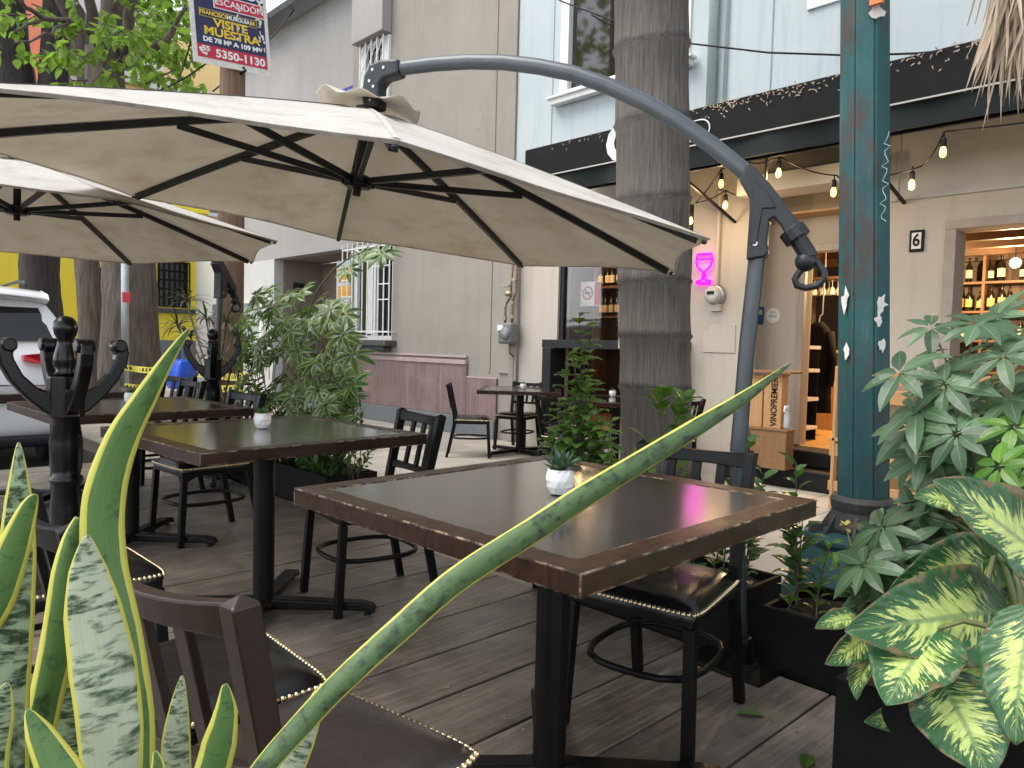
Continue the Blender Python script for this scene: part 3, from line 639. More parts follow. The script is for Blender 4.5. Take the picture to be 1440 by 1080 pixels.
# ---- gas meter with pipes
t = thing('gas_meter', 'grey gas meter with brass valves on the cream wall left of the shop window', 'gas meter', (-7.05+.0, FY-.1, 1.3), world=True)
gx = PY(716, 465, 6.52).x; gz = PY(716, 465, 6.52).z
b = MB().bx(gx-.12, gx+.13, 6.42, 6.58, gz-.17, gz+.10); b.build('meter_body', M('grey_meter_paint', (.13, .145, .14), (.17, .18, .175), 8, .5), t, bevel=.035, seg=4)
latheY(MB(), [(.085, 0), (.075, .03), (.0, .035)], gx+.04, 6.42, gz-.04).build('diaphragm_cover', bpy.data.materials['grey_meter_paint'], t, smooth=True)
MB().bx(gx-.10, gx-.0, 6.405, 6.42, gz+.0, gz+.07).build('dial_panel', m_white, t)
b = MB()
b.tube([(gx-.06, 6.5, gz+.1), (gx-.06, 6.5, gz+.33)], .016, 8).tube([(gx+.07, 6.5, gz+.1), (gx+.07, 6.5, gz+.36)], .016, 8)
b.tube([(gx+.02, 6.52, gz-.17), (gx+.02, 6.52, gz-.28), (gx+.02, 6.6, gz-.34), (gx+.02, 6.6, SZ)], .013, 8)
b.tube([(gx-.06, 6.5, gz+.33), (gx+.03, 6.5, gz+.42), (gx+.03, 6.53, gz+.95)], .014, 8).tube([(gx+.07, 6.5, gz+.36), (gx+.10, 6.53, gz+.5), (gx+.10, 6.53, gz+1.2)], .014, 8)
b.build('pipe', M('rusty_pipe', (.16, .10, .06), (.25, .16, .09), 14, .6, .4), t, smooth=True)
b = MB(); b.ball((gx, 6.49, gz+.47), .05, sc=(1.2, 1, .8)); 
for zz in (.13, .3): b.lathe([(.026, gz+zz), (.026, gz+zz+.05)], (gx-.06, 6.5, 0), 8); b.lathe([(.026, gz+zz+.02), (.026, gz+zz+.07)], (gx+.07, 6.5, 0), 8)
b.bx(gx-.09, gx+.03, 6.46, 6.49, gz+.55, gz+.58).bx(gx+.06, gx+.14, 6.47, 6.49, gz+.62, gz+.66); b.build('valve', M('dull_brass', (.3, .24, .15), (.42, .36, .26), 20, .45, .7), t, bevel=.006)

# ---- string lights under the awning
t = thing('string_lights', 'string of warm glowing bulbs on black cable under the awning', 'string lights', (-2.8, 5.75, 2.5), world=True)
bl = [(1326, 216, 5.62), (1282, 262, 5.8), (1172, 272, 5.8), (1095, 245, 5.8), (1014, 260, 5.95), (1020, 290, 6.2), (971, 312, 6.2)]
pts = [PY(x, y, Y)+Vector((0, 0, .125)) for x, y, Y in bl]
anch = [Vector((-.2, 5.7, 2.72)), pts[0]]
cab = [Vector((1.2, 5.7, 2.60)), Vector((-.2, 5.7, 2.62))]
def sag(a, b, s, n=8): return [a.lerp(b, i/n)+Vector((0, 0, -s*4*(i/n)*(1-i/n))) for i in range(n+1)]
b = MB()
top0 = pts[0]+Vector((0, 0, .02))
b.tube(sag(Vector((1.2, 5.7, 2.68)), top0, .06), .006, 6)
seq = [top0, pts[1]+Vector((.06, 0, .01)), Vector((-2.36, 5.72, 2.46)), pts[2]+Vector((.02, 0, .01)), pts[3]+Vector((0, 0, .02)), Vector((-3.25, 5.7, 2.7))]
for a, c in zip(seq, seq[1:]): b.tube(sag(a, c, .035), .006, 6)
seq = [Vector((-3.3, 5.7, 2.7)), pts[4]+Vector((0, 0, .02)), pts[6]+Vector((.05, 0, .05)), pts[5]+Vector((0, 0, .02)), Vector((-3.72, 6.6, 2.62))]
for a, c in zip(seq, seq[1:]): b.tube(sag(a, c, .02), .006, 6)
b.build('cable', m_black, t, smooth=True)
for p in pts:
    MB().cyl(p+Vector((0, 0, .02)), p+Vector((0, 0, -.02)), .006, 6).lathe([(.014, p.z-.02), (.019, p.z-.03), (.02, p.z-.075), (.016, p.z-.08)], (p.x, p.y, 0), 10).build('socket', m_black, t)
    MB().lathe([(.012, p.z-.078), (.020, p.z-.10), (.023, p.z-.12), (.018, p.z-.143), (.005, p.z-.153)], (p.x, p.y, 0), 12).build('bulb', m_bulb, t, smooth=True)
for p in (pts[1], pts[3], pts[5], pts[6]):
    l = bpy.data.lights.new('bulb_light', 'POINT'); l.energy = 3.0; l.color = (1, .68, .34); l.shadow_soft_size = .03
    lo = bpy.data.objects.new('bulb_light', l); COL.objects.link(lo); lo.parent = t; lo.location = p+Vector((0, -.05, -.14))-Vector(t.location)

# ---- overhead cable
t = tag(MB().tube([PY(x, y, 6.3) for x, y in [(770, -10), (790, 2), (860, 28), (960, 60), (1080, 74), (1200, 78), (1290, 75), (1440, 62), (1560, 40)]], .009, 6).build('overhead_cable', m_black, smooth=True), 'thin black cable sagging across the pale blue upper wall', 'cable')

# ---- crate stack and pallet bench in front of the shop
def crate(name, x0, x1, y0, y1, z0, z1, label, mat, slat=True):
    t = thing(name, label, 'crate', ((x0+x1)/2, (y0+y1)/2, z0), world=True)
    MB().bx(x0, x1, y0, y0+.015, z0, z1).build('long_side', mat, t, bevel=.002); MB().bx(x0, x1, y1-.015, y1, z0, z1).build('long_side', mat, t, bevel=.002)
    MB().bx(x0, x0+.015, y0+.016, y1-.016, z0, z1).build('end_side', mat, t, bevel=.002); MB().bx(x1-.015, x1, y0+.016, y1-.016, z0, z1).build('end_side', mat, t, bevel=.002)
    MB().bx(x0-.01, x1+.01, y0-.01, y1+.01, z1+.001, z1+.018).build('lid', mat, t, bevel=.003)
    return t
dk = woodm('brown_crate_wood', (.2, .105, .045), (.29, .16, .075), (14, 14, 2))
crate('wine_crate', -3.47, -3.12, 6.40, 6.56, .05, .40, 'squat brown crate under the tall lettered wine crate', dk)
t = crate('wine_crate', -3.36, -3.19, 6.42, 6.54, .42, .90, 'tall pine wine crate lettered VINOPREMIER standing by the door', m_pine)
text('VINOPREMIER', .085, m_black, 'lettering', t, frame((-3.255, 6.416, .665), (0, 0, 1), (-1, 0, 0)), .001, .0008, sx=.85)
crate('wine_crate', -3.50, -3.375, 6.42, 6.54, .42, .88, 'plain pine crate beside the lettered wine crate', m_pine)
tag(MB().bx(-3.51, -3.08, 6.36, 6.58, .925, .95).build('crate_board', dk, bevel=.003), 'brown board laid across the tops of the pine crates', 'board')
t = thing('spray_bottle', 'clear plastic spray bottle standing beside the lettered crate', 'spray bottle', (-3.14, 6.46, .42), world=True)
MB().lathe([(.028, .419), (.031, .44), (.029, .54), (.013, .59), (.011, .61)], (-3.148, 6.46, 0), 12).build('bottle_body', M('pale_plastic', (.45, .5, .52), None, 9, .25), t, smooth=True)
MB().bx(-3.16, -3.135, 6.41, 6.47, .611, .635).bx(-3.155, -3.141, 6.395, 6.42, .58, .612).build('trigger', m_white, t, bevel=.004)
t = thing('pallet_bench', 'pine pallet-wood bench with slatted back behind the teal lamp post', 'bench', (-2.1, 6.25, SZ), world=True)
def wb(name, *bs, m=m_pineh):
    b = MB()
    for q in bs: b.bx(*q)
    return b.build(name, m, t, bevel=.004)
wb('leg', (-2.52, -2.495, 5.95, 6.02, SZ, 1.02), m=m_pine); wb('leg', (-2.0, -1.93, 5.95, 6.02, SZ, .62), m=m_pine); wb('leg', (-2.62, -2.55, 6.45, 6.52, SZ, 1.0), m=m_pine); wb('leg', (-2.0, -1.93, 6.45, 6.52, SZ, 1.0), m=m_pine)
wb('backrest', (-2.54, -1.5, 6.46, 6.485, .86, .98), (-2.54, -1.5, 6.46, 6.485, .71, .83))
wb('seat', (-2.54, -1.5, 5.95, 6.06, .42, .45), (-2.54, -1.5, 6.08, 6.19, .42, .45), (-2.54, -1.5, 6.21, 6.32, .42, .45), (-2.54, -1.5, 6.34, 6.44, .42, .45))
wb('rail', (-2.54, -1.5, 5.96, 5.985, .02, .10), (-2.54, -1.5, 5.96, 5.985, .30, .40), (-2.54, -1.5, 6.46, 6.485, .02, .10))

# ================================================================== GREY CORNER HOUSE
gb = thing('grey_house', 'taupe two-storey house with pink combed dado and white window grille', 'house', (-10, FY, SZ), world=True)
wall_grid(MB(), -10.97, -7.003, SZ, 7.3, FY, .25, [(-10.9, -9.72, 1.15, 2.72), (-10.62, -9.93, 4.75, 5.86)]).build('front_wall', m_tanwall, gb)
MB().bx(-10.99, -7.0, FY-.05, FY+.25, 7.301, 7.5).build('eave', m_tanwall, gb)
MB().bx(-7.22, -7.01, FY-.03, FY-.001, .75, 7.3).bx(-7.45, -7.40, FY-.012, FY-.001, .75, 7.3).build('corner_pilaster', m_tanwall, gb, bevel=.01)
MB().bx(-10.98, -7.86, FY-.035, FY-.001, .12, .84).bx(-7.859, -7.24, FY-.034, FY-.001, .12, .66).build('pink_dado', m_pink, gb, bevel=.006)
MB().bx(-10.98, -7.86, FY-.055, FY-.001, .84, .90).bx(-10.98, -7.86, FY-.042, FY-.001, .93, .96).bx(-7.859, -7.24, FY-.036, FY-.001, .661, .68).build('dado_cap', m_pinkcap, gb, bevel=.004)
MB().bx(-10.98, -7.23, FY-.075, FY-.001, SZ, .119).build('plinth', m_greybase, gb, bevel=.008)
# ground window with white grille
gw = window(gb, -10.9, -9.72, 1.15, 2.72, FY+.06, m_white, m_glass, (-10.3,), sill=False, name='barred_window')
MB().bx(-11.08, -9.58, FY-.22, FY-.002, 1.06, 1.145).bx(-10.95, -9.72, FY-.15, FY-.002, .99, 1.059).build('sill', m_sill, gw, off=gb.location, bevel=.008)
b = MB()
gx0, gx1, gy = -11.0, -9.62, FY-.13
for k in range(10):
    x = gx0+(gx1-gx0)*k/9; b.cyl((x, gy, 1.16), (x, gy, 2.72), .012, 6)
for z in (1.28, 2.62): b.bx(gx0, gx1, gy-.006, gy+.006, z-.012, z+.012)
for (xa, xb, z) in ((0, 2, 1.85), (0, 2, 2.12), (7, 9, 1.78), (7, 9, 2.02), (5, 9, 2.3), (3, 6, 2.4)): b.bx(gx0+(gx1-gx0)*xa/9, gx0+(gx1-gx0)*xb/9, gy-.007, gy+.007, z-.008, z+.008)
for cxx in (-10.55, -10.05):
    b.tube([(cxx+.16*math.cos(a*PI/8), gy-.002, 2.45+.13*math.sin(a*PI/8)) for a in range(17)], .008, 6, False)
for x in (gx0, gx1):
    for z in (1.28, 2.62): b.bx(x-.01, x+.01, gy, FY, z-.01, z+.01)
b.build('grille', m_white, gw, off=gb.location)
# blue-grey objects inside the window (pale panel)
MB().bx(-10.62, -10.42, FY+.10, FY+.112, 1.25, 2.6).build('pale_panel', m_white, gw, off=gb.location)
# projecting bay above and its lower window
MB().bx(-10.74, -9.86, 6.46, FY-.002, 5.88, 7.3).build('bay', m_lavwall, gb, bevel=.01)
bw = window(gb, -10.62, -9.93, 4.75, 5.86, FY-.02, m_white, m_glass, (), sill=False, name='upper_window')
b = MB()
for k in range(5): b.bar((-10.6+k*.165, FY-.10, 4.75), (-10.6+k*.165, FY-.10, 5.86), .018, .018)
for k in range(4):
    for q in range(4):
        x0 = -10.6+k*.165; z0 = 4.75+q*.277; b.bar((x0, FY-.102, z0), (x0+.165, FY-.102, z0+.277), .012, .012)
b.build('grille', m_white, bw, off=gb.location)
# set-back lavender wing over the porch
wall_grid(MB(), -16.4, -10.98, 2.75, 7.3, 6.95, .25, []).build('wing_wall', m_lavwall, gb)
MB().add([(-16.6, 6.6, 7.3), (-10.9, 6.6, 7.3), (-10.9, 9.5, 8.4), (-16.6, 9.5, 8.4), (-16.6, 6.6, 7.42), (-10.9, 6.6, 7.42), (-10.9, 9.5, 8.52), (-16.6, 9.5, 8.52)], [(3, 2, 1, 0), (4, 5, 6, 7), (0, 1, 5, 4), (1, 2, 6, 5), (2, 3, 7, 6), (3, 0, 4, 7)]).build('roof', m_darkframe, gb)
wall_grid(MB(), -14.6, -10.9, SZ, 2.75, 8.05, .2, [(-13.2, -12.3, SZ, 1.95)]).build('porch_wall', m_brownwall, gb)
MB().bx(-14.6, -14.4, 7.151, 8.05, SZ, 2.749).build('porch_side_wall', m_brownwall, gb)
MB().bx(-14.6, -10.98, 6.96, 8.04, 2.752, 2.80).build('porch_ceiling', m_brownwall, gb)
MB().bx(-13.15, -12.35, 8.12, 8.18, SZ, 1.93).build('door', m_dkwood, gb)
MB().bx(-14.39, -11.0, 6.5, 8.04, SZ-.01, .02).build('porch_step', m_greybase, gb)
wall_grid(MB(), -16.4, -14.4, SZ, 2.749, 6.95, .2, [(-15.9, -15.0, .9, 1.95)]).build('white_wall', m_whitewall, gb)
window(gb, -15.9, -15.0, .9, 1.95, 6.97, m_white, M('pale_curtain_pane', (.5, .58, .6), (.42, .5, .52), 5, .2), (), sill=False, name='side_window')
MB().bx(PY(478, 125, 6.93).x, -10.99, 6.93, 6.949, PY(490, 133, 6.93).z, PY(490, 122, 6.93).z).build('blue_stripe', M('royal_blue_band', (.02, .045, .42), None, 8, .5), gb)
p = PX(420, 405, -14.395); t = thing('wall_plaque', 'small dark plaque on the brown porch wall', 'plaque', p, world=True)
MB().bx(-14.398, -14.37, p.y-.12, p.y+.12, p.z-.10, p.z+.10).build('plaque_board', m_darkframe, t, bevel=.004)
MB().bx(-14.3695, -14.366, p.y-.09, p.y+.09, p.z-.03, p.z+.0).build('text_line', M('plaque_grey', (.35, .34, .33), None, 9, .5), t)
t = thing('banner_stand', 'pale banner with orange squares standing in the porch opening', 'banner', (-11.4, 6.8, SZ), world=True)
a = PY(472, 480, 6.72); c_ = PY(492, 480, 6.72)
MB().bx(a.x, c_.x+.15, 6.72, 6.74, .05, 2.5).build('banner_panel', M('pale_banner', (.5, .52, .56), None, 6, .5), t)
m_oprint = M('orange_print', (.82, .36, .02), None, 9, .5)
for y0, y1 in ((377, 396), (402, 418), (430, 442), (474, 490)):
    z0 = PY(484, y1, 6.72).z; z1 = PY(484, y0, 6.72).z; MB().bx(a.x+.08, c_.x+.13, 6.712, 6.719, z0, z1).build('orange_square', m_oprint, t)

# ================================================================== FAR HOUSES
yb = thing('yellow_house', 'bright yellow house with barred windows and grey plinth at the far left', 'house', (-19, 4, SZ), world=True)
hs = [(6.2, 6.95, 1.85, 2.95), (4.85, 5.45, 1.62, 2.65), (2.2, 2.9, 1.62, 2.65)]
wall_grid(MB(), 1.2, 7.35, 1.03, 4.2, -19, -.25, hs, axis='y').build('front_wall', m_yellow, yb)
MB().bx(-19.25, -18.96, 1.2, 7.35, SZ, 1.029).build('plinth', m_greybase, yb)
MB().bx(-18.999, -18.93, 5.75, 5.80, 1.03, 4.2).bx(-19.2, -18.9, 1.1, 7.4, 4.2, 4.4).build('trim', m_yellow, yb)
for h in hs:
    w = MB().bx(-19.16, -19.12, h[0], h[1], h[2], h[3]).build('barred_window', m_glass, yb)
    b = MB(); n_ = 6
    for k in range(n_+1): y = h[0]+(h[1]-h[0])*k/n_; b.bar((-18.97, y, h[2]), (-18.97, y, h[3]), .022, .022)
    for k in range(6): z = h[2]+(h[3]-h[2])*k/5; b.bar((-18.972, h[0], z), (-18.972, h[1], z), .02, .02)
    b.build('bars', m_black, w, off=yb.location)
    MB().bx(-19, -18.8, h[0]-.15, h[1]+.15, h[2]-.16, h[2]-.05).build('sill', m_sill, w, off=yb.location)
wh = thing('white_house', 'plain white house wall with grey door between the yellow house and the timber pole', 'house', (-17.6, 6.9, SZ), world=True)
wall_grid(MB(), -18.7, -16.45, SZ, 3.6, 7.0, .25, [(-17.7, -17.0, SZ, 1.9)]).build('front_wall', m_whitewall, wh)
MB().bx(-17.7, -17.0, 7.08, 7.13, SZ, 1.89).build('door', M('grey_door', (.25, .25, .26), None, 6, .6), wh)
MB().bx(-18.75, -16.42, 6.95, 7.3, 3.601, 3.7).build('coping', m_whitewall, wh)
oc = thing('ochre_house', 'tall ochre house with pale trim behind the trees', 'house', (-27, 8, SZ), world=True)
MB().bx(-32, -27, 7.3, 13.5, SZ, 9.4).build('front_wall', m_ochre, oc); MB().bx(-32.1, -26.8, 7.2, 13.6, 9.401, 9.75).build('cornice', m_whitewall, oc)
for y in (8.4, 10.6): 
    w = MB().bx(-26.999, -26.94, y-.5, y+.5, 5.6, 7.2).build('window', m_glass, oc); MB().bx(-26.998, -26.9, y-.62, y+.62, 5.45, 5.58).build('sill', m_whitewall, w, off=oc.location)
og = thing('salmon_house', 'tall salmon-orange house behind the tree trunks at the upper left', 'house', (-30, 0, SZ), world=True)
MB().bx(-36, -30, 5.0, 6.25, SZ, 15).build('front_wall', m_orange, og); MB().bx(-36, -29.9, 4.95, 6.3, 15.01, 15.3).build('cornice', m_orange, og)
pk = thing('grey_pink_house', 'pinkish grey house at the far upper-left edge', 'house', (-34, -3, SZ), world=True)
MB().bx(-40, -33, -9, 5.1, SZ, 13).build('front_wall', m_lavwall, pk)
for y in (-1.5, -4): w = MB().bx(-32.999, -32.94, y-.6, y+.6, 8, 10).build('window', m_glass, pk)
cg = thing('cream_house', 'cream house with glass windows at the far end of the street', 'house', (-42, 20, SZ), world=True)
MB().bx(-48, -42, 12, 24, SZ, 17).build('front_wall', m_ochre, cg); 
for y in (14.5, 18): MB().bx(-41.999, -41.9, y-.9, y+.9, 10, 13).build('window', m_glass, cg)
gt = thing('pale_house', 'pale grey house with small windows between the salmon and ochre houses', 'house', (-36, 4, SZ), world=True)
MB().bx(-42, -36, 6.5, 12, SZ, 16).build('front_wall', m_whitewall, gt)
for y in (8, 10.2):
    for z in (9, 12): MB().bx(-35.999, -35.9, y-.6, y+.6, z, z+1.6).build('window', m_glass, gt)

# ================================================================== PALM AND LAMP POST
def palm_trunk(b, x, y, h, r0, r1, lean, seed, z0=SZ):
    rr = random.Random(seed); n = 72; uvs = []; vs = []; rings = [(z0, 1.12)]; z = z0
    zs = [z0, z0+.25]
    prof = []
    z = z0; s = 1.10
    while z < h:
        st = rr.uniform(.30, .52); base = r0+(r1-r0)*(z-z0)/(h-z0)
        for q, k in ((0, 1.05), (.035, 1.0), (.5, .98), (.92, .99), (.98, 1.045)): prof.append((z+st*q, base*k*(1+.16*math.exp(-(z-z0+st*q)/.35)), q))
        z += st
    ph = rr.random()*6
    for i, (z, r, q_) in enumerate(prof):
        tl = .05*math.sin(z*.9+seed)
        for j in range(n):
            a = 2*PI*j/n; rr_ = r*(1+.012*math.sin(7*a+ph+z*2)+.010*math.sin(19*a+z*5)+rr.uniform(-.006, .006)); zz = z+tl*math.cos(a+ph)*.6*(i > 4)
            vs.append((x+lean*(z-z0)+rr_*math.cos(a), y+rr_*math.sin(a), zz)); uvs.append((j/n, q_))
    k = len(prof)
    b.add(vs, [(i*n+j, i*n+(j+1) % n, (i+1)*n+(j+1) % n, (i+1)*n+j) for i in range(k-1) for j in range(n)], uvs)
    return b
def frond(b, base, d, L, n, ll, droop, seed):
    rr = random.Random(seed); p = Vector(base); d = Vector(d).normalized(); pts = [p.copy()]
    for i in range(n):
        d = (d+Vector((0, 0, -droop/n))).normalized(); p = p+d*(L/n); pts.append(p.copy())
    b.tube(pts, [.02*(1-.8*i/n) for i in range(n+1)], 6)
    for i in range(1, n+1):
        t = (pts[i]-pts[i-1]).normalized(); sd = t.cross(Vector((0, 0, 1))).normalized()
        for s in (-1, 1):
            dd = (sd*s*.8+t*.5+Vector((0, 0, -rr.uniform(.1, .9)))).normalized()
            b.leaf(pts[i], dd, Vector((0, 0, 1)), ll*rr.uniform(.7, 1.1), .03, 1.2, 5, .3)
pt = thing('palm_tree', 'thick grey palm trunk with ring scars between the shop window and the neon pillar', 'palm tree', (-2.58, 3.7, SZ), world=True)
palm_trunk(MB(), -2.575, 3.69, 7.6, .205, .245, -.055, 2).build('trunk', m_palm, pt, smooth=True)
b = MB(); top = (-2.575-.055*7.7, 3.69, 7.6)
for k in range(10): a = k*2*PI/10; frond(b, top, (math.cos(a), math.sin(a), .9), 2.6, 16, .6, 1.6, k)
b.build('crown', m_lf_mid, pt)
t = thing('tree_notice', 'narrow white paper notice pinned edge-on to the palm trunk', 'notice', (-2.79, 3.6, 1.3), world=True)
p0 = PY(875, 405, 3.58); p1 = PY(873, 490, 3.58)
MB().box((p0+p1)/2, (.03, .006, (p0-p1).length), Matrix.Rotation(.5, 3, 'Z')).build('notice_sheet', m_paper, t, bevel=.001)
p2 = thing('palm_tree', 'second palm at the right edge with dry hanging fronds over the awning', 'palm tree', (-.42, 3.75, SZ), world=True)
palm_trunk(MB(), -.30, 3.75, 6.6, .2, .22, -.02, 9).build('trunk', m_palm, p2, smooth=True)
b = MB(); rr = random.Random(4)
for k in range(8): a = k*2*PI/8; frond(b, (-.35, 3.75, 6.6), (math.cos(a), math.sin(a), .9), 2.4, 14, .55, 1.6, k+40)
b.build('crown', m_lf_mid, p2)
b = MB(); apex = PY(1432, -10, 3.7)
rr = random.Random(8)
for i in range(210):
    px = rr.uniform(1352, 1480); f = (px-1420)/60; L = rr.uniform(.30, .64)*(1-.2*abs(f))
    st = apex+Vector((rr.uniform(-.05, .12), rr.uniform(-.15, .15), rr.uniform(-.02, .28)))
    d = Vector((f*.28+rr.uniform(-.05, .05), rr.uniform(-.15, .15), -1)).normalized()
    b.leaf(st, d, Vector((rr.uniform(-1, 1), -1, .3)), L, rr.uniform(.010, .019), rr.uniform(-.35, .35), 6, .3)
for k in range(-7, 8):
    a = apex+Vector((k*.017+.04, -.05, .30)); b.tube([a, a+Vector((k*.006, .01, -.16)), a+Vector((k*.013, .0, -.40))], [.006, .006, .003], 5)
b.tube([apex+Vector((.05, 0, .25)), apex+Vector((.3, .05, .9)), Vector((-.33, 3.75, apex.z+2.2))], [.02, .026, .03], 6)
b.build('dry_frond', m_dry, p2)

lx, ly = -1.372, 3.62
lp = thing('lamp_post', 'rusty teal fluted lamp post with torn paper scraps, standing on a flared base', 'lamp post', (lx, ly, SZ), world=True)
def flute(b, z0, z1, r0, r1, lean=0, n=8, nz=10):
    prof = []
    for k in range(n):
        a = 2*PI*k/n+PI/8
        for da, q in ((-.36, 1.0), (-.30, 1.0), (.30, 1.0), (.36, 1.0), (.40, .93)): prof.append((a+da*1.0, q))
    m = len(prof); vs = []
    for i in range(nz+1):
        t = i/nz; z = z0+(z1-z0)*t; r = r0+(r1-r0)*t
        vs += [(lx+lean*(z-z0)+r*q*math.cos(a), ly+r*q*math.sin(a), z) for a, q in prof]
    return b.add(vs, [(i*m+j, i*m+(j+1) % m, (i+1)*m+(j+1) % m, (i+1)*m+j) for i in range(nz) for j in range(m)])
LEAN = -.045
flute(MB(), .44, 5.2, .117, .100, LEAN).build('shaft', m_teal, lp, bevel=.004)
MB().lathe([(.145, .28), (.15, .30), (.135, .38), (.14, .40), (.145, .43), (.135, .445), (.118, .452)], (lx, ly, 0), 24).build('collar', m_ironbase, lp, smooth=False, bevel=.003)
for k in range(8):
    a = 2*PI*k/8+.2; c, s = math.cos(a), math.sin(a)
    MB().prism([(.13, .26), (.20, .26), (.135, .37)], (lx, ly, 0), (c, s, 0), (0, 0, 1), (-s, c, 0), .014).build('gusset', m_ironbase, lp)
b = MB()
def oct_(z, r): return [(lx+r*math.cos(2*PI*k/8+PI/8+.1), ly+r*math.sin(2*PI*k/8+PI/8+.1), z) for k in range(8)]
vs = oct_(SZ, .36)+oct_(-.02, .345)+oct_(.215, .235)+oct_(.235, .255)+oct_(.262, .255)+oct_(.28, .15)
b.add(vs, [(i*8+j, i*8+(j+1) % 8, (i+1)*8+(j+1) % 8, (i+1)*8+j) for i in range(5) for j in range(8)]+[tuple(range(40, 48))])
b.build('flared_base', m_tealdk, lp, bevel=.006)
for k in range(4): a = 2*PI*k/4+2.2; MB().box((lx+.205*math.cos(a), ly+.205*math.sin(a), .287), (.06, .05, .05), Matrix.Rotation(a, 3, 'Z')).build('anchor_block', m_ironbase, lp, bevel=.006)
def scrap(name, px, py, w, h, seed):
    rr = random.Random(seed); p = PY(px, py, ly-.118); n = 11
    poly = [((w*(.5+rr.uniform(-.28, .3))*math.cos(2*PI*k/n)), (h*(.5+rr.uniform(-.28, .25))*math.sin(2*PI*k/n))) for k in range(n)]
    r = ray(px, py); d = Vector((r.x, r.y, 0)).normalized(); c = Vector((lx+LEAN*(p.z-.44), ly, p.z)); ax = Vector((d.y, -d.x, 0))
    off = (p-c).dot(ax); q = c+ax*off-d*(math.sqrt(max(0, .119**2-off**2)))
    nr = (q-c).normalized(); ex = Vector((nr.y, -nr.x, 0)) 
    if ex.dot(ax) < 0: ex = -ex
    MB().prism(poly, q+nr*.001, ex, (0, 0, 1), nr, .003).build(name, m_paper, lp)
scrap('paper_scrap', 1189, 421, .035, .10, 1); scrap('paper_scrap', 1240, 427, .045, .085, 2); scrap('paper_scrap', 1236, 449, .03, .05, 3); scrap('paper_scrap', 1191, 494, .035, .065, 4); scrap('paper_scrap', 1240, 486, .03, .05, 5); scrap('paper_scrap', 1233, 12, .06, .06, 6)
p = PY(1232, 2, ly-.125); MB().bx(p.x-.028, p.x+.028, p.y-.002, p.y+.02, p.z-.01, p.z+.09).build('orange_sticker', M('orange_sticker_paint', (.75, .2, .05), None, 9, .6), lp)
b = MB(); rr = random.Random(2); x0 = PY(1246, 250, 3.51)
b.tube([x0+Vector((.012*math.sin(i*1.9)+.006*math.cos(i*3.1), -.012, .20-i*.0165)) for i in range(25)], .0016, 4); b.build('scratched_scrawl', M('chalk_scrawl', (.45, .55, .54), None, 9, .8), lp)
MB().lathe([(.12, 5.1), (.16, 5.2), (.16, 5.3), (.05, 5.4), (.16, 5.5), (.2, 5.9), (.05, 6.1)], (lx+LEAN*4.7, ly, 0), 16).build('lantern', m_teal, lp, smooth=True)

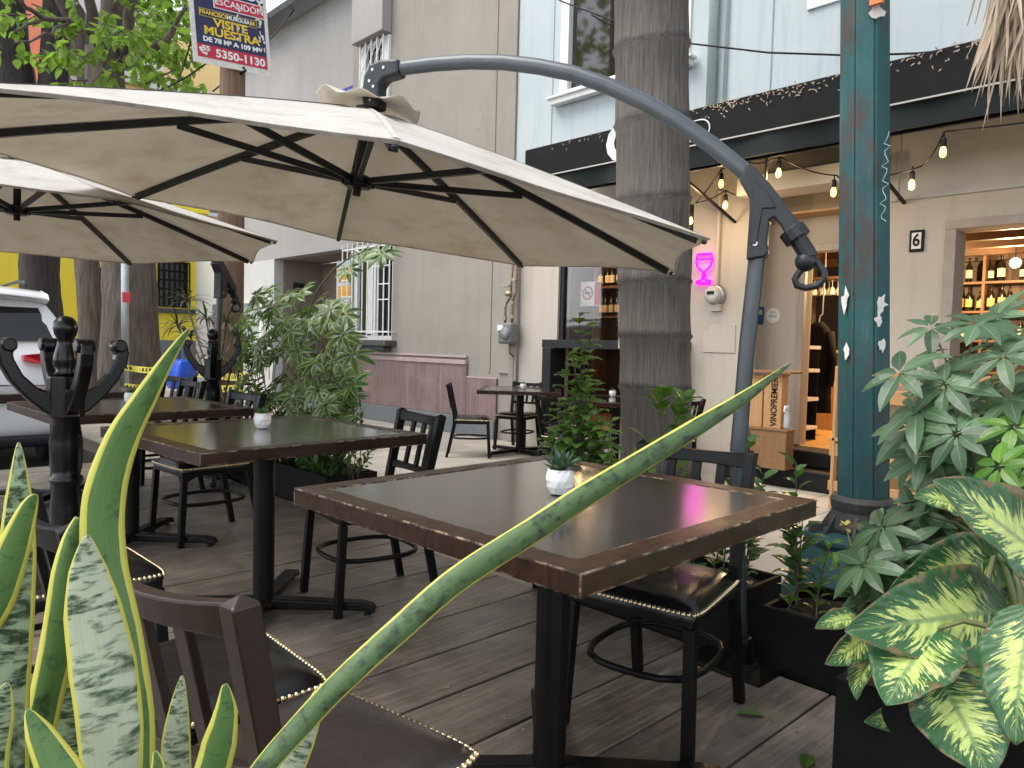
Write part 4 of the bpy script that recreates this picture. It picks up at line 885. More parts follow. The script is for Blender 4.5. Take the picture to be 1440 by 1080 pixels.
# ================================================================== PARASOLS
ARM = [(-.017, 1.685), (.039, 1.742), (.151, 1.838), (.279, 1.934), (.41, 2.015), (.547, 2.088), (.687, 2.149), (.833, 2.193), (.984, 2.228), (1.141, 2.25), (1.305, 2.262), (1.475, 2.265), (1.555, 2.259)]
MAST = [(-.022, 0.0), (.004, .4), (.018, .752), (.013, .853), (.001, 1.153), (-.018, 1.44), (-.022, 1.5)]
HOUS = [(.021, 1.76), (-.004, 1.744), (-.06, 1.678), (-.118, 1.597), (-.165, 1.536), (-.153, 1.506), (-.117, 1.500), (-.092, 1.547), (-.073, 1.571), (-.057, 1.562), (-.053, 1.483), (-.059, 1.456), (-.048, 1.440), (.012, 1.431), (.008, 1.614), (.009, 1.636), (.047, 1.703)]
def parasol(label, mast, ctr, zr, ph, tilt, Rr, rz, seed):
    mast = Vector((*mast, 0)); ctr = Vector(ctr)
    t = thing('cantilever_parasol', label, 'parasol', mast, group='cream cantilever parasols over the deck', world=True)
    tx, ty = tilt; up = Vector((-tx, -ty, 1)).normalized()
    def rim(k, f=1.0, dz=0):
        a = ph+k*PI/4; x = Rr*math.cos(a); y = Rr*math.sin(a); p = Vector((ctr.x+x, ctr.y+y, zr+tx*x+ty*y))
        return top.lerp(p, f)+up*dz
    top = Vector((ctr.x-tx*rz, ctr.y-ty*rz, zr+rz))
    e = Vector((top.x-mast.x, top.y-mast.y, 0)); dist = e.length; e.normalize(); nn = Vector((-e.y, e.x, 0)); ks = (dist-.06)/1.575
    def pp(s, z, q=0): return mast+e*s+Vector((0, 0, z))+nn*q
    # canopy
    rr = random.Random(seed); b = MB(); nr, na = 10, 8; vs = []; ids = {}
    for i in range(nr+1):
        f = .07+.93*i/nr
        for k in range(8):
            for j in range(na):
                s = j/na; P_ = rim(k, f).lerp(rim(k+1, f), s)
                mid = math.sin(PI*s)
                P_ += up*(-.018*mid*math.sin(PI*min(1, f*1.02))) + up*(.012*math.sin(PI*f))
                P_ += up*(.006*math.sin(9*f+k*2.3+s*5)*mid)
                if i == nr: P_ = P_+(top-P_).normalized()*.035*mid
                ids[i, k, j] = len(vs); vs.append(P_)
    fs = []
    m = 8*na
    for i in range(nr):
        for j in range(m): fs.append((i*m+j, i*m+(j+1) % m, (i+1)*m+(j+1) % m, (i+1)*m+j))
    # hem folded down
    hem = []
    for j in range(m):
        hem.append(Vector(vs[nr*m+j])-up*.010+(top-Vector(vs[nr*m+j])).normalized()*.012)
    vs += hem
    for j in range(m): fs.append((nr*m+j, nr*m+(j+1) % m, (nr+1)*m+(j+1) % m, (nr+1)*m+j))
    b.add(vs, fs); c = b.build('canopy', m_canopy, t, smooth=True)
    for ed in c.data.edges:
        a_, b_ = ed.vertices
        if (a_ % m) % na == 0 and (b_ % m) % na == 0 and (a_ % m) == (b_ % m) or (a_//m == b_//m >= nr): ed.use_edge_sharp = True
    c.modifiers.new('solid', 'SOLIDIFY').thickness = .002
    for k in range(8):
        sm = MB(); a = ph+k*PI/4; tg = Vector((-math.sin(a), math.cos(a), 0)); row = []
        for i in range(13):
            f = .09+.90*i/12; p = rim(k, f)+up*(.012*math.sin(PI*f)+.0035); row += [p-tg*.008, p+tg*.008]
        sm.add(row, [(2*i, 2*i+1, 2*i+3, 2*i+2) for i in range(12)]); sm.build('seam', m_seam, c, off=mast)
    # vent flap
    b = MB(); vs = []; na2 = 64
    for i in range(5):
        f = i/4
        for j in range(na2):
            a = 2*PI*j/na2; r = (.02+.20*f); rip = .014*f*f*math.sin(8*a+1.0)+.008*f*math.sin(3*a+seed)
            x = r*math.cos(a); y = r*math.sin(a); vs.append(top+Vector((x, y, tx*x+ty*y))+up*(.040-.030*f+rip))
    b.add(vs, [(i*na2+j, i*na2+(j+1) % na2, (i+1)*na2+(j+1) % na2, (i+1)*na2+j) for i in range(4) for j in range(na2)])
    v = b.build('vent_flap', m_canopy, c, smooth=True, off=mast); v.modifiers.new('solid', 'SOLIDIFY').thickness = .002
    # ribs, struts, hub
    hub = top-up*.315
    MB().cyl(hub-up*.03, top+up*.10, .021, 12).build('centre_tube', m_plastic, t, smooth=True)
    b = MB(); b.cyl(hub-up*.025, hub+up*.03, .055, 14, .045).cyl(hub-up*.06, hub-up*.025, .018, 10)
    for k in range(8): a = ph+k*PI/4; d = (rim(k)-top).normalized(); b.box(hub+Vector((math.cos(a), math.sin(a), tx*math.cos(a)+ty*math.sin(a)))*.055, (.03, .03, .035), Matrix.Rotation(a, 3, 'Z'))
    b.build('hub', m_plastic, t, bevel=.003)
    MB().cyl(top-up*.05, top-up*.0, .05, 14).build('crown_block', m_plastic, t)
    for k in range(8):
        bow = [rim(k, f)+up*(.012*math.sin(PI*f)-.02) for f in (.04, .25, .5, .75, .97)]
        rb_ = MB()
        for a, q in zip(bow, bow[1:]): rb_.bar(a, q, .023, .028, up)
        rbo = rb_.build('rib', m_plastic, t)
        q = rim(k, .47)+up*(.012-.036); MB().bar(hub+(q-hub).normalized()*.05, q, .019, .026, up).build('strut', m_plastic, rbo, off=mast)
        en = rim(k); MB().ball(en-up*.016+(top-en).normalized()*.02, .010, 8, 5).build('rib_tip', m_plastic, rbo, off=mast)
    # arm, mast, joint, crank
    MB().tube([pp(s*ks, z+(0 if s < .1 else 0)) for s, z in ARM], .030, 14, sq=.85).build('arm', m_mast, t, smooth=True)
    MB().tube([pp(s, z) for s, z in MAST], [.029]*7, 14, sq=.85).build('mast', m_mast, t, smooth=True)
    MB().prism(HOUS, mast, e, (0, 0, 1), nn, .078).build('joint_housing', m_plastic, t, bevel=.006)
    MB().prism([(.0, 1.70), (-.05, 1.655), (-.08, 1.60), (-.035, 1.60), (-.02, 1.48), (.0, 1.48)], mast, e, (0, 0, 1), nn, .088).build('housing_rib', m_plastic, t, bevel=.004)
    for s in (1, -1): MB().cyl(pp(-.015, 1.485, .036*s), pp(-.015, 1.485, .043*s), .009, 10).build('bolt', m_steel, t)
    MB().cyl(pp(-.125, 1.535), pp(-.15, 1.50), .045, 14).cyl(pp(-.14, 1.515), pp(-.19, 1.435), .029, 12).build('crank_collar', m_plastic, t, smooth=False, bevel=.003)
    cr = MB(); cr.ball(pp(-.176, 1.425), .035, 12, 8)
    loop = [(-.185, 1.45), (-.21, 1.425), (-.236, 1.39), (-.236, 1.365), (-.215, 1.343), (-.18, 1.336), (-.152, 1.345), (-.145, 1.365), (-.156, 1.388), (-.172, 1.405)]
    cr.tube([pp(*q) for q in loop]+[pp(*loop[0])], .0115, 8, False); cr.build('crank_handle', m_plastic, t, smooth=True)
    end = dist
    el = [(end-.17, 2.292), (end-.17, 2.228), (end-.095, 2.218), (end-.075, 2.195), (end-.075, 2.10), (end+.005, 2.10), (end+.012, 2.18), (end+.002, 2.245), (end-.035, 2.288), (end-.08, 2.300)]
    el = [(s, z+(top.z-2.115)) for s, z in el]
    MB().prism(el, mast, e, (0, 0, 1), nn, .07).build('arm_end_bracket', m_plastic, t, bevel=.012)
    for s, z in ((end-.10, 2.262), (end-.045, 2.26), (end-.03, 2.215), (end-.05, 2.19), (end-.035, 2.135)):
        for q in (1, -1): MB().cyl(pp(s, z+(top.z-2.115), .033*q), pp(s, z+(top.z-2.115), .038*q), .0065, 8).build('bolt', m_steel, t)
    MB().lathe([(.06, 0), (.06, .01), (.04, .02), (.038, .10), (.033, .11)], (mast.x-.022*e.x, mast.y-.022*e.y, 0.001), 16).bx(mast.x-.15, mast.x+.15, mast.y-.10, mast.y+.10, .0005, .012).build('base_plate', m_black, t, bevel=.003)
    return t
parasol('nearest cream parasol with black ribs tilted over the front tables', (-1.315, 2.38), (-2.842, 1.735), 1.677, -.487, (-.104, -.076), 1.55, .44, 1)
parasol('second cream parasol behind, lower at the left edge over the rear tables', (-5.95, 2.40), (-5.352, .939), 1.739, .087, (.011, -.023), 1.55, .428, 2)

# ================================================================== TABLES
def make_table(label, w=.92, d=.93):
    t = thing('dining_table', label, 'table', group='dark wooden tables with pedestal legs')
    bw = .06; z0, z1 = .708, .75
    b = MB(); h, k = w/2, d/2
    # mitred frame
    for (p0, p1, q1, q0) in (((-h, -k), (h, -k), (h-bw, -k+bw), (-h+bw, -k+bw)), ((h, -k), (h, k), (h-bw, k-bw), (h-bw, -k+bw)), ((h, k), (-h, k), (-h+bw, k-bw), (h-bw, k-bw)), ((-h, k), (-h, -k), (-h+bw, -k+bw), (-h+bw, k-bw))):
        b.add([(*p0, z0), (*p1, z0), (*q1, z0), (*q0, z0), (*p0, z1), (*p1, z1), (*q1, z1), (*q0, z1)], [(3, 2, 1, 0), (4, 5, 6, 7), (0, 1, 5, 4), (2, 3, 7, 6)])
    # weld corners by building one ring instead
    b = MB(); o4 = [(-h, -k), (h, -k), (h, k), (-h, k)]; i4 = [(-h+bw, -k+bw), (h-bw, -k+bw), (h-bw, k-bw), (-h+bw, k-bw)]
    vs = [(*p, z0) for p in o4]+[(*p, z1) for p in o4]+[(*p, z1) for p in i4]+[(*p, z0) for p in i4]
    fs = []
    for j in range(4):
        n_ = (j+1) % 4; fs += [(j, n_, 4+n_, 4+j), (4+j, 4+n_, 8+n_, 8+j), (8+j, 8+n_, 12+n_, 12+j), (12+j, 12+n_, n_, j)]
    b.add(vs, fs); b.build('tabletop_frame', m_twood, t)
    MB().bx(-h+bw+.0005, h-bw-.0005, -k+bw+.0005, k-bw-.0005, z0+.002, z1-.0015).build('tabletop_inlay', m_inlay, t)
    MB().bx(-.2, .2, -.2, .2, z0-.014, z0-.001).lathe([(.042, .03), (.042, z0-.015)], n=20).build('column', m_black, t)
    b = MB(); b.lathe([(.07, .03), (.06, .055), (.043, .065)], n=20)
    b.build('column_foot', m_black, t, smooth=True)
    for k2 in range(4):
        a = PI/4+k2*PI/2; c, s = math.cos(a), math.sin(a); b = MB()
        prof = [(.03, .022), (.03, .066), (.08, .064), (.40, .054), (.445, .044), (.462, .020), (.45, .012), (.41, .022), (.10, .022)]
        b.prism(prof, (0, 0, 0), (c, s, 0), (0, 0, 1), (-s, c, 0), .062)
        f = b.build('foot_bar', m_black, t, bevel=.008); MB().cyl((c*.425, s*.425, 0), (c*.425, s*.425, .022), .016, 10, .008).build('levelling_foot', m_black, f)
    return t
tb = make_table('nearest dark table with worn brown edges in the middle foreground')
tabs = [((-1.252, 1.356, 0), .032, 'nearest dark table with worn brown edges in the middle foreground'),
        ((-2.85, 1.342, 0), .05, 'second dark table behind the front-most one, brown edge and pot at its centre'),
        ((-4.246, 1.25, 0), .03, 'third dark table seen beyond the near coat stand'),
        ((-5.70, 1.22, 0), .0, 'fourth dark table at the far left in front of the white car'),
        ((-6.12, 5.97, SZ), .75, 'small-looking dark table on the pavement below the gas meter'),
        ((-4.55, 5.75, SZ), .1, 'dark table on the pavement half hidden behind the palm trunk')]
for i, (loc, rz, lab) in enumerate(tabs):
    o = tb if i == 0 else dup(tb); o.location = loc; o.rotation_euler.z = rz; o['label'] = lab

# ================================================================== CHAIRS (front faces -Y, back at +Y)
def make_chair(label, fm, lm):
    t = thing('dining_chair', label, 'chair', group='slat-back chairs with padded nail-trimmed seats')
    # padded seat
    b = MB(); n = 14; vs = []
    def outline(u, v):   # u,v in -1..1
        w = .205-.018*(v+1)/2
        return u*w, v*.205
    for i in range(n+1):
        for j in range(n+1):
            u = i/n*2-1; v = j/n*2-1
            r = max(abs(u), abs(v)); m_ = (1-abs(u)**5)*(1-abs(v)**5)
            # round the corners
            uu = u*(1-.05*abs(v)**8); vv = v*(1-.05*abs(u)**8); x, y = outline(uu, vv)
            vs.append((x, y,   .418+.034*max(0, m_)**.62-.006*math.exp(-(u*u+v*v)*2.2)))
    fs = [(i*(n+1)+j, (i+1)*(n+1)+j, (i+1)*(n+1)+j+1, i*(n+1)+j+1) for i in range(n) for j in range(n)]
    rimv = [i*(n+1) for i in range(n+1)]+[n*(n+1)+j for j in range(1, n+1)]+[i*(n+1)+n for i in range(n-1, -1, -1)]+[j for j in range(n-1, 0, -1)]
    L = len(vs); vs += [(vs[q][0], vs[q][1], .398) for q in rimv]; k = len(rimv)
    fs += [(rimv[q], L+q, L+(q+1) % k, rimv[(q+1) % k]) for q in range(k)]
    b.add(vs, fs); seat = b.build('seat', lm, t, smooth=True)
    b = MB(); per = [Vector(vs[q]) for q in rimv]; acc = 0; last = per[0]
    pts = []
    for q in range(k):
        a, c = per[q], per[(q+1) % k]; L_ = (c-a).length; m_ = max(1, round(L_/.0125))
        for s in range(m_): pts.append(a.lerp(c, s/m_))
    for p in pts:
        o = Vector((p.x, p.y, 0)).normalized(); b.ball((p.x+o.x*.001, p.y+o.y*.001, .415), .0068, 6, 4)
    b.build('nail_trim', m_brass, seat, smooth=True)
    MB().bx(-.19, .19, -.195, .185, .372, .397).build('seat_frame', fm, t, bevel=.004)
    for s in (-1, 1):
        # front leg: square, slightly splayed
        MB().bar((s*.182, -.182, .372), (s*.195, -.205, 0), .032, .032, (0, 1, 0)).build('leg', fm, t, bevel=.003)
        b = MB()
        path = [(.178, .265, 0), (.170, .190, .36), (.172, .188, .46), (.184, .262, .80)]
        sec = [.030, .034, .036, .040]
        vs = []
        for (x, y, z), w in zip(path, sec):
            for dx, dy in ((-.016, -w/2), (.016, -w/2), (.016, w/2), (-.016, w/2)): vs.append((s*x+dx, y+dy, z))
        b.add(vs, [(i*4+j, i*4+(j+1) % 4, (i+1)*4+(j+1) % 4, (i+1)*4+j) for i in range(3) for j in range(4)]+[(3, 2, 1, 0)])
        tip = (s*.184, .262, .812); L = len(b.v); b.add([tip], []); b.f += [(12+j, 12+(j+1) % 4, L) for j in range(4)]
        b.build('back_leg', fm, t, bevel=.003)
    def yb(z): return .188+(z-.46)/.34*.074
    def rail(z0, z1, th):
        b = MB(); n_ = 10; vs = []
        for i in range(n_+1):
            q = i/n_*2-1; x = q*.170; cv = .032*(1-q*q); dz = .010*(q*q)
            for z, y in ((z0, yb(z0)), (z1+dz, yb(z1))):
                vs += [(x, y+cv-th/2, z), (x, y+cv+th/2, z)]
        fs = []
        for i in range(n_):
            a = i*4; c = a+4; fs += [(a, c, c+2, a+2), (a+1, a+3, c+3, c+1), (a+2, c+2, c+3, a+3), (a, a+1, c+1, c)]
        fs += [(0, 2, 3, 1), (n_*4, n_*4+1, n_*4+3, n_*4+2)]
        return b.add(vs, fs)
    rail(.752, .790, .026).build('top_rail', fm, t, bevel=.004)
    rail(.535, .560, .022).build('lower_rail', fm, t, bevel=.003)
    for q in (-.5, 0, .5):
        cv = .032*(1-q*q); x = q*.170
        MB().bar((x, yb(.55)+cv, .55), (x, yb(.76)+cv, .76), .030, .013, (0, 1, 0)).build('slat', fm, t, bevel=.002)
    pts = []
    for i in range(24):
        a = 2*PI*i/24; c, s = math.cos(a), math.sin(a); k = (abs(c)**3+abs(s)**3)**(-1/3)
        pts.append((.175*k*c, .01+.20*k*s, .21))
    MB().tube(pts+[pts[0]], .0105, 8, False).build('stretcher_ring', fm, t, smooth=True)
    return t
ck = make_chair('black slat-back chair tucked under the right side of the nearest table', m_black, m_leather)
chairs = [((-1.285, 1.85, 0), .19, 'black slat-back chair tucked under the far side of the nearest table'),
          ((-2.765, 1.77, 0), -.14, 'dark slat-back chair on the far side of the second table'),
          ((-4.22, 1.62, 0), .06, 'dark chair with black seat on the far side of the third table'),
          ((-5.55, 1.80, 0), .05, 'black chair on the far side of the fourth table near the caution tape'),
          ((-6.15, 1.95, 0), .3, 'black chair beyond the fourth table, partly behind the others'),
          ((-1.53, .575, 0), PI-.03, 'black chair with shiny seat between the brown chair and the near table'),
          ((-2.46, .56, 0), PI+.02, 'black chair at the left tucked toward the second table, behind the snake plant'),
          ((-6.02, 4.88, SZ), 0, ''), ((-6.68, 6.12, SZ), 0, ''), ((-5.35, 6.25, SZ), 0, ''), ((-4.3, 5.05, SZ), PI, ''), ((-3.62, 5.80, SZ), 0, '')]
chairs[7] = ((-6.33, 5.42, SZ), R_(138), 'black chair on the left of the pavement table, side on, below the pink dado')
chairs[8] = ((-6.42, 6.22, SZ), R_(20), 'black chair behind the pavement table, back to the wall under the gas meter')
chairs[9] = ((-5.42, 6.02, SZ), R_(-50), 'black chair on the right of the pavement table, mostly behind the columnar plant')
chairs[10] = ((-4.62, 5.15, SZ), PI, 'black chair in front of the table that is half hidden by the palm trunk')
chairs[11] = ((-3.95, 5.75, SZ), R_(-85), 'black chair below the neon pillar, right of the palm trunk')
for i, (loc, rz, lab) in enumerate(chairs):
    o = ck if i == 0 else dup(ck); o.location = loc; o.rotation_euler.z = rz; o['label'] = lab
cb = make_chair('brown slat-back chair with worn brown seat in the near foreground', m_brownmetal, m_leather_b); cb.location = (-1.085, .595, 0); cb.rotation_euler.z = PI+.19

# ================================================================== COAT STANDS
def coat_stand(label, loc, rz, arms=1.0):
    t = thing('coat_stand', label, 'coat stand', loc, rz, 'black turned coat stands on the deck')
    z0 = 0
    MB().lathe([(.05, .06), (.055, .10), (.042, .14), (.045, .2), (.055, .3), (.056, .45), (.048, .53), (.058, .545), (.058, .56), (.048, .57), (.055, .6), (.058, .7), (.046, .79), (.056, .80), (.060, .82), (.050, .83)], n=24).build('shaft', m_blackwood, t, smooth=True)
    MB().lathe([(.030, .955), (.040, .965), (.032, .975), (.043, 1.0), (.042, 1.03), (.030, 1.075), (.027, 1.095), (.038, 1.115), (.043, 1.14), (.039, 1.165), (.024, 1.182), (.004, 1.187)], n=24).build('finial', m_blackwood, t, smooth=True)
    b = MB(); q = []
    for i in range(8): a = i*PI/4+PI/8; q.append((.066*math.cos(a), .066*math.sin(a)))
    b.prism(q, (0, 0, .875), (1, 0, 0), (0, 1, 0), (0, 0, 1), .16); b.build('block', m_blackwood, t, bevel=.006)
    cur = [(.03, .90), (.10, .915), (.155, .95), (.195, 1.0), (.212, 1.045), (.205, 1.065), (.185, 1.068)]
    for k in range(4):
        a = k*PI/2; c, s = math.cos(a)*arms, math.sin(a)*arms; b = MB()
        pts = [(r, z) for r, z in cur]
        outer = [(.05, .80), (.09, .822), (.15, .875), (.205, .94), (.238, 1.0), (.246, 1.045), (.240, 1.078), (.22, 1.098), (.195, 1.098), (.176, 1.082), (.176, 1.06), (.193, 1.045), (.188, 1.02), (.158, .962), (.11, .915), (.075, .90), (.05, .925)]
        b.prism(outer, (0, 0, 0), (c, s, 0), (0, 0, 1), (-math.sin(a), math.cos(a), 0), .044)
        hk = b.build('hook_arm', m_blackwood, t, bevel=.008, seg=3)
        pv = Vector((-math.sin(a), math.cos(a), 0))*.032; kc = Vector((c*.207, s*.207, 1.074)); MB().cyl(kc-pv, kc+pv, .026, 14).build('scroll_end', m_blackwood, hk, bevel=.006)
    for k in range(4):
        a = k*PI/2; c, s = math.cos(a), math.sin(a)
        MB().prism([(.04, .06), (.04, .15), (.1, .13), (.17, .07), (.23, .03), (.23, .0), (.2, .0), (.14, .03), (.09, .06)], (0, 0, 0), (c, s, 0), (0, 0, 1), (-s, c, 0), .04).build('foot', m_blackwood, t, bevel=.008)
    return t
coat_stand('near black turned coat stand with curled hooks in front of the white car', (-3.27, .73, 0), R_(46.4+45+4), .93)
coat_stand('far black coat stand standing before the second parasol mast', (-5.72, 2.27, 0), R_(70), .85)

# ================================================================== TABLE POTS
def succ(b, c, r, n, seed, up=.8):
    rr = random.Random(seed); ga = 2.399
    for k in range(n):
        f = k/n; a = k*ga; el = .25+1.1*f*up+rr.uniform(-.15, .15)
        d = Vector((math.cos(a)*math.cos(el), math.sin(a)*math.cos(el), math.sin(el)))
        b.leaf(c, d, Vector((-math.cos(a)*math.sin(el), -math.sin(a)*math.sin(el), math.cos(el))), r*rr.uniform(.75, 1.1), r*.28, -.25, 5, .35)
def pot(label, loc, seed, kind=0):
    t = thing('succulent_pot', label, 'potted succulent', loc, random.Random(seed).uniform(0, 3), 'small white succulent pots on the tables'); t.scale = (.9, .9, .95)
    b = MB(); rr = random.Random(seed); n = 12
    prof = [(.020, 0), (.026, .002), (.036, .02), (.040, .038), (.038, .055), (.035, .066), (.031, .066), (.030, .055)]
    vs = [(r*(1+.03*math.sin(j*2.6+i))*math.cos(2*PI*(j+.5*(i % 2))/n), r*(1+.03*math.sin(j*2.6+i))*math.sin(2*PI*(j+.5*(i % 2))/n), z) for i, (r, z) in enumerate(prof) for j in range(n)]
    b.add(vs, [(i*n+j, i*n+(j+1) % n, (i+1)*n+(j+1) % n, (i+1)*n+j) for i in range(len(prof)-1) for j in range(n)]+[tuple(reversed(range(n)))])
    b.build('pot', m_pot, t, bevel=.001); MB().lathe([(.0305, .055), (.031, .058)], n=12).build('soil', m_soil, t)
    b = MB()
    if kind == 0: succ(b, Vector((0, 0, .058)), .075, 22, seed)
    else:
        for k in range(60):
            a = rr.random()*6.28; el = rr.uniform(.2, 1.5); d = Vector((math.cos(a)*math.cos(el), math.sin(a)*math.cos(el), math.sin(el))); b.leaf(Vector((rr.uniform(-.02, .02), rr.uniform(-.02, .02), .055)), d, Vector((0, 0, 1)), rr.uniform(.025, .042), .008, .3, 3)
    b.build('leaves', m_lf_succ if kind == 0 else m_lf_mid, t)
    return t
pot('white faceted pot with spiky succulent on the nearest table', (-1.248, 1.362, .75), 1)
pot('white pot with a mossy green tuft on the second table', (-2.92, 1.365, .75), 2, 1)
pot('white pot with dark green tuft on the third table, beside the long leaf tip', (-4.30, 1.27, .75), 3, 1)
pot('tiny white pot on the pavement table under the gas meter', (-6.10, 5.99, .75+SZ), 4, 1)
pot('tiny white pot on the table left of the palm trunk', (-4.80, 6.00, .75+SZ), 5, 1)

# ================================================================== PLANTERS
def planter(label, x0, x1, y0, y1, z0, h):
    t = thing('planter_box', label, 'planter', ((x0+x1)/2, (y0+y1)/2, z0), world=True)
    w = .018; z1 = z0+h
    MB().bx(x0, x1, y0, y0+w, z0, z1).bx(x0, x1, y1-w, y1, z0, z1).bx(x0, x0+w, y0+w+.0005, y1-w-.0005, z0, z1).bx(x1-w, x1, y0+w+.0005, y1-w-.0005, z0, z1).build('box', m_planter, t, bevel=.003)
    nx, ny = max(4, int((x1-x0)/.04)), max(4, int((y1-y0)/.04)); rr = random.Random(int(x0*100)); vs = []
    for i in range(nx+1):
        for j in range(ny+1): vs.append((x0+w+(x1-x0-2*w)*i/nx, y0+w+(y1-y0-2*w)*j/ny, z1-.035+rr.uniform(-.012, .012)))
    MB().add(vs, [(i*(ny+1)+j, (i+1)*(ny+1)+j, (i+1)*(ny+1)+j+1, i*(ny+1)+j+1) for i in range(nx) for j in range(ny)]).build('soil', m_soil, t, smooth=True)
    return t
planter('low black planter at the deck edge right of the parasol mast', -1.255, -.30, 2.45, 2.84, SZ, .35)
planter('low black planter behind the nearest table, left of the parasol mast', -2.40, -1.375, 2.45, 2.84, SZ, .35)
planter('black planter behind the second table holding the leafy hedge', -5.62, -4.30, 2.45, 2.84, SZ, .36)
planter('tall black planter box holding the big variegated leaves at the right', -.70, .30, 1.74, 2.40, 0.001, .36)
planter('black planter box of snake plants in the near left corner', -.98, -.32, -.12, .20, 0.001, .46)

def stemleaf(name, label, cat, stems, mat, L, W, seed, per=14, whorl=False, heart=0, group=None, bend=.6, stemr=.004, spread=1.0, start=.1, tipup=.5):
    """bush of stems: each = list of points; leaves spiral along"""
    rr = random.Random(seed); base = stems[0][0]
    t = thing(name, label, cat, base, group=group, world=True); bs = MB(); bl = MB()
    for st in stems:
        pts = [Vector(p) for p in st]; k = len(pts)
        bs.tube(pts, [stemr*(1.2-.8*i/(k-1)) for i in range(k)], 5)
        for q in range(per):
            f = start+(1-start)*(q+rr.random()*.6)/per; f = min(.999, f)
            i = min(k-2, int(f*(k-1))); u = f*(k-1)-i; p = pts[i].lerp(pts[i+1], u); tt = (pts[i+1]-pts[i]).normalized()
            a = q*2.4+rr.uniform(-.4, .4); o = tt.orthogonal().normalized(); o = Matrix.Rotation(a, 3, tt)@o
            d = (o*spread+tt*(tipup+.6*f)).normalized(); s = rr.uniform(.6, 1.1)*(1-.25*f if not heart else 1)
            nr = (tt*1.0-o*.3+Vector((0, 0, .6))).normalized()
            bl.leaf(p+d*.01, d, nr, L*s, W*s, bend*rr.uniform(.5, 1.5), 4, .25, heart, .05)
    bs.build('stems', m_twig, t, smooth=True); bl.build('leaves', mat, t)
    return t
def curvy(a, b, amp, seed, n=7):
    rr = random.Random(seed); a = Vector(a); b = Vector(b); o = Vector((rr.uniform(-1, 1), rr.uniform(-1, 1), 0))*amp
    return [a.lerp(b, i/n)+o*math.sin(PI*i/n) for i in range(n+1)]
# columnar plant behind the nearest table
rr = random.Random(11); stems = []
cx0 = -2.33
for k in range(40):
    a = rr.random()*6.28; r = .20*rr.random()**.6; h = (.34+.46*rr.random())*(1.15-r*2)
    stems.append(curvy((cx0+r*.4*math.cos(a), 2.63+r*.35*math.sin(a), .15), (cx0+r*math.cos(a), 2.63+r*.7*math.sin(a), .20+h), .05, k))
for k in range(7): stems.append(curvy((cx0+.03+rr.uniform(-.02, .02), 2.63, .15), (cx0+.04+rr.uniform(-.05, .05), 2.63+rr.uniform(-.04, .04), .95+.33*k/6), .03, k+50))
stemleaf('columnar_shrub', 'upright leafy shrub behind the nearest table, left of the palm', 'shrub', stems, m_lf_col, .098, .078, 12, 30, bend=1.0, tipup=.05, spread=1.1)
# small potted sprigs along the deck planters
stemleaf('sapling', 'single-stemmed young plant with broad leaves in front of the palm trunk', 'plant', [curvy((-1.80, 2.62, .15), (-1.765, 2.62, .88), .02, 2), curvy((-1.80, 2.62, .65), (-1.72, 2.63, .92), .02, 3), curvy((-1.80, 2.62, .7), (-1.82, 2.60, .93), .02, 4)], m_lf_bright, .125, .085, 5, 12, bend=.8, start=.62)
stemleaf('sapling', 'low sprig with bright leaves at the foot of the palm trunk', 'plant', [curvy((-1.95, 2.60, .15), (-1.90, 2.62, .74), .03, 5), curvy((-1.98, 2.58, .15), (-2.0, 2.6, .66), .03, 6)], m_lf_bright, .12, .07, 6, 10, start=.5)
stemleaf('sapling', 'leafy young plant beside the parasol mast, before the crates', 'plant', [curvy((-1.46, 2.6, .15), (-1.42, 2.62, .80), .03, 7), curvy((-1.44, 2.62, .15), (-1.36, 2.63, .66), .03, 8), curvy((-1.5, 2.6, .15), (-1.48, 2.6, .6), .02, 9)], m_lf_mid, .12, .07, 7, 18, bend=.9, start=.3)
stemleaf('sapling', 'thin upright plant with light leaves above the nearest table right corner', 'plant', [curvy((-1.20, 2.6, .15), (-1.235, 2.62, .72), .03, 10), curvy((-1.19, 2.58, .15), (-1.20, 2.62, .55), .03, 11), curvy((-1.18, 2.6, .15), (-1.26, 2.62, .50), .03, 12)], m_lf_mid, .11, .062, 8, 18, bend=.9, start=.25)
rr = random.Random(21)
st = [curvy((-1.22+.11*k, 2.6+rr.uniform(-.06, .06), .16), (-1.24+.115*k+rr.uniform(-.05, .05), 2.6+rr.uniform(-.08, .05), .30+rr.uniform(0, .28)), .03, k) for k in range(7)]
stemleaf('undergrowth', 'small bright-leaved seedlings growing in the planter right of the mast', 'plant', st, m_lf_bright, .065, .042, 22, 22, bend=.8)
st = [curvy((-2.0+.09*k, 2.6+rr.uniform(-.06, .06), .16), (-2.0+.095*k+rr.uniform(-.05, .05), 2.6+rr.uniform(-.08, .05), .40+rr.uniform(0, .25)), .03, k) for k in range(7)]
stemleaf('undergrowth', 'yellow-green seedlings seen through the slats of the black chair', 'plant', st, m_lf_bright, .065, .044, 23, 24, bend=.8)
# hedge behind the second table
rr = random.Random(31); st = []
for k in range(75):
    x = -5.5+1.15*rr.random(); y = 2.62+rr.uniform(-.12, .12); st.append(curvy((x, y, .18), (x+rr.uniform(-.12, .10), y+rr.uniform(-.18, .12), .30+rr.random()*.33), .04, k))
stemleaf('hedge', 'low glossy hedge filling the planter behind the second table', 'hedge', st, m_lf_mid, .07, .04, 32, 30, bend=.7)
st = [curvy((-4.45+.05*k, 2.62, .2), (-4.42+.05*k+rr.uniform(-.04, .04), 2.6, .62+.06*(k % 3)), .03, k) for k in range(6)]
stemleaf('shrub', 'small upright shrub with pale-edged leaves at the right end of the hedge', 'shrub', st, m_lf_sch, .085, .035, 33, 16, bend=.5, tipup=.9)

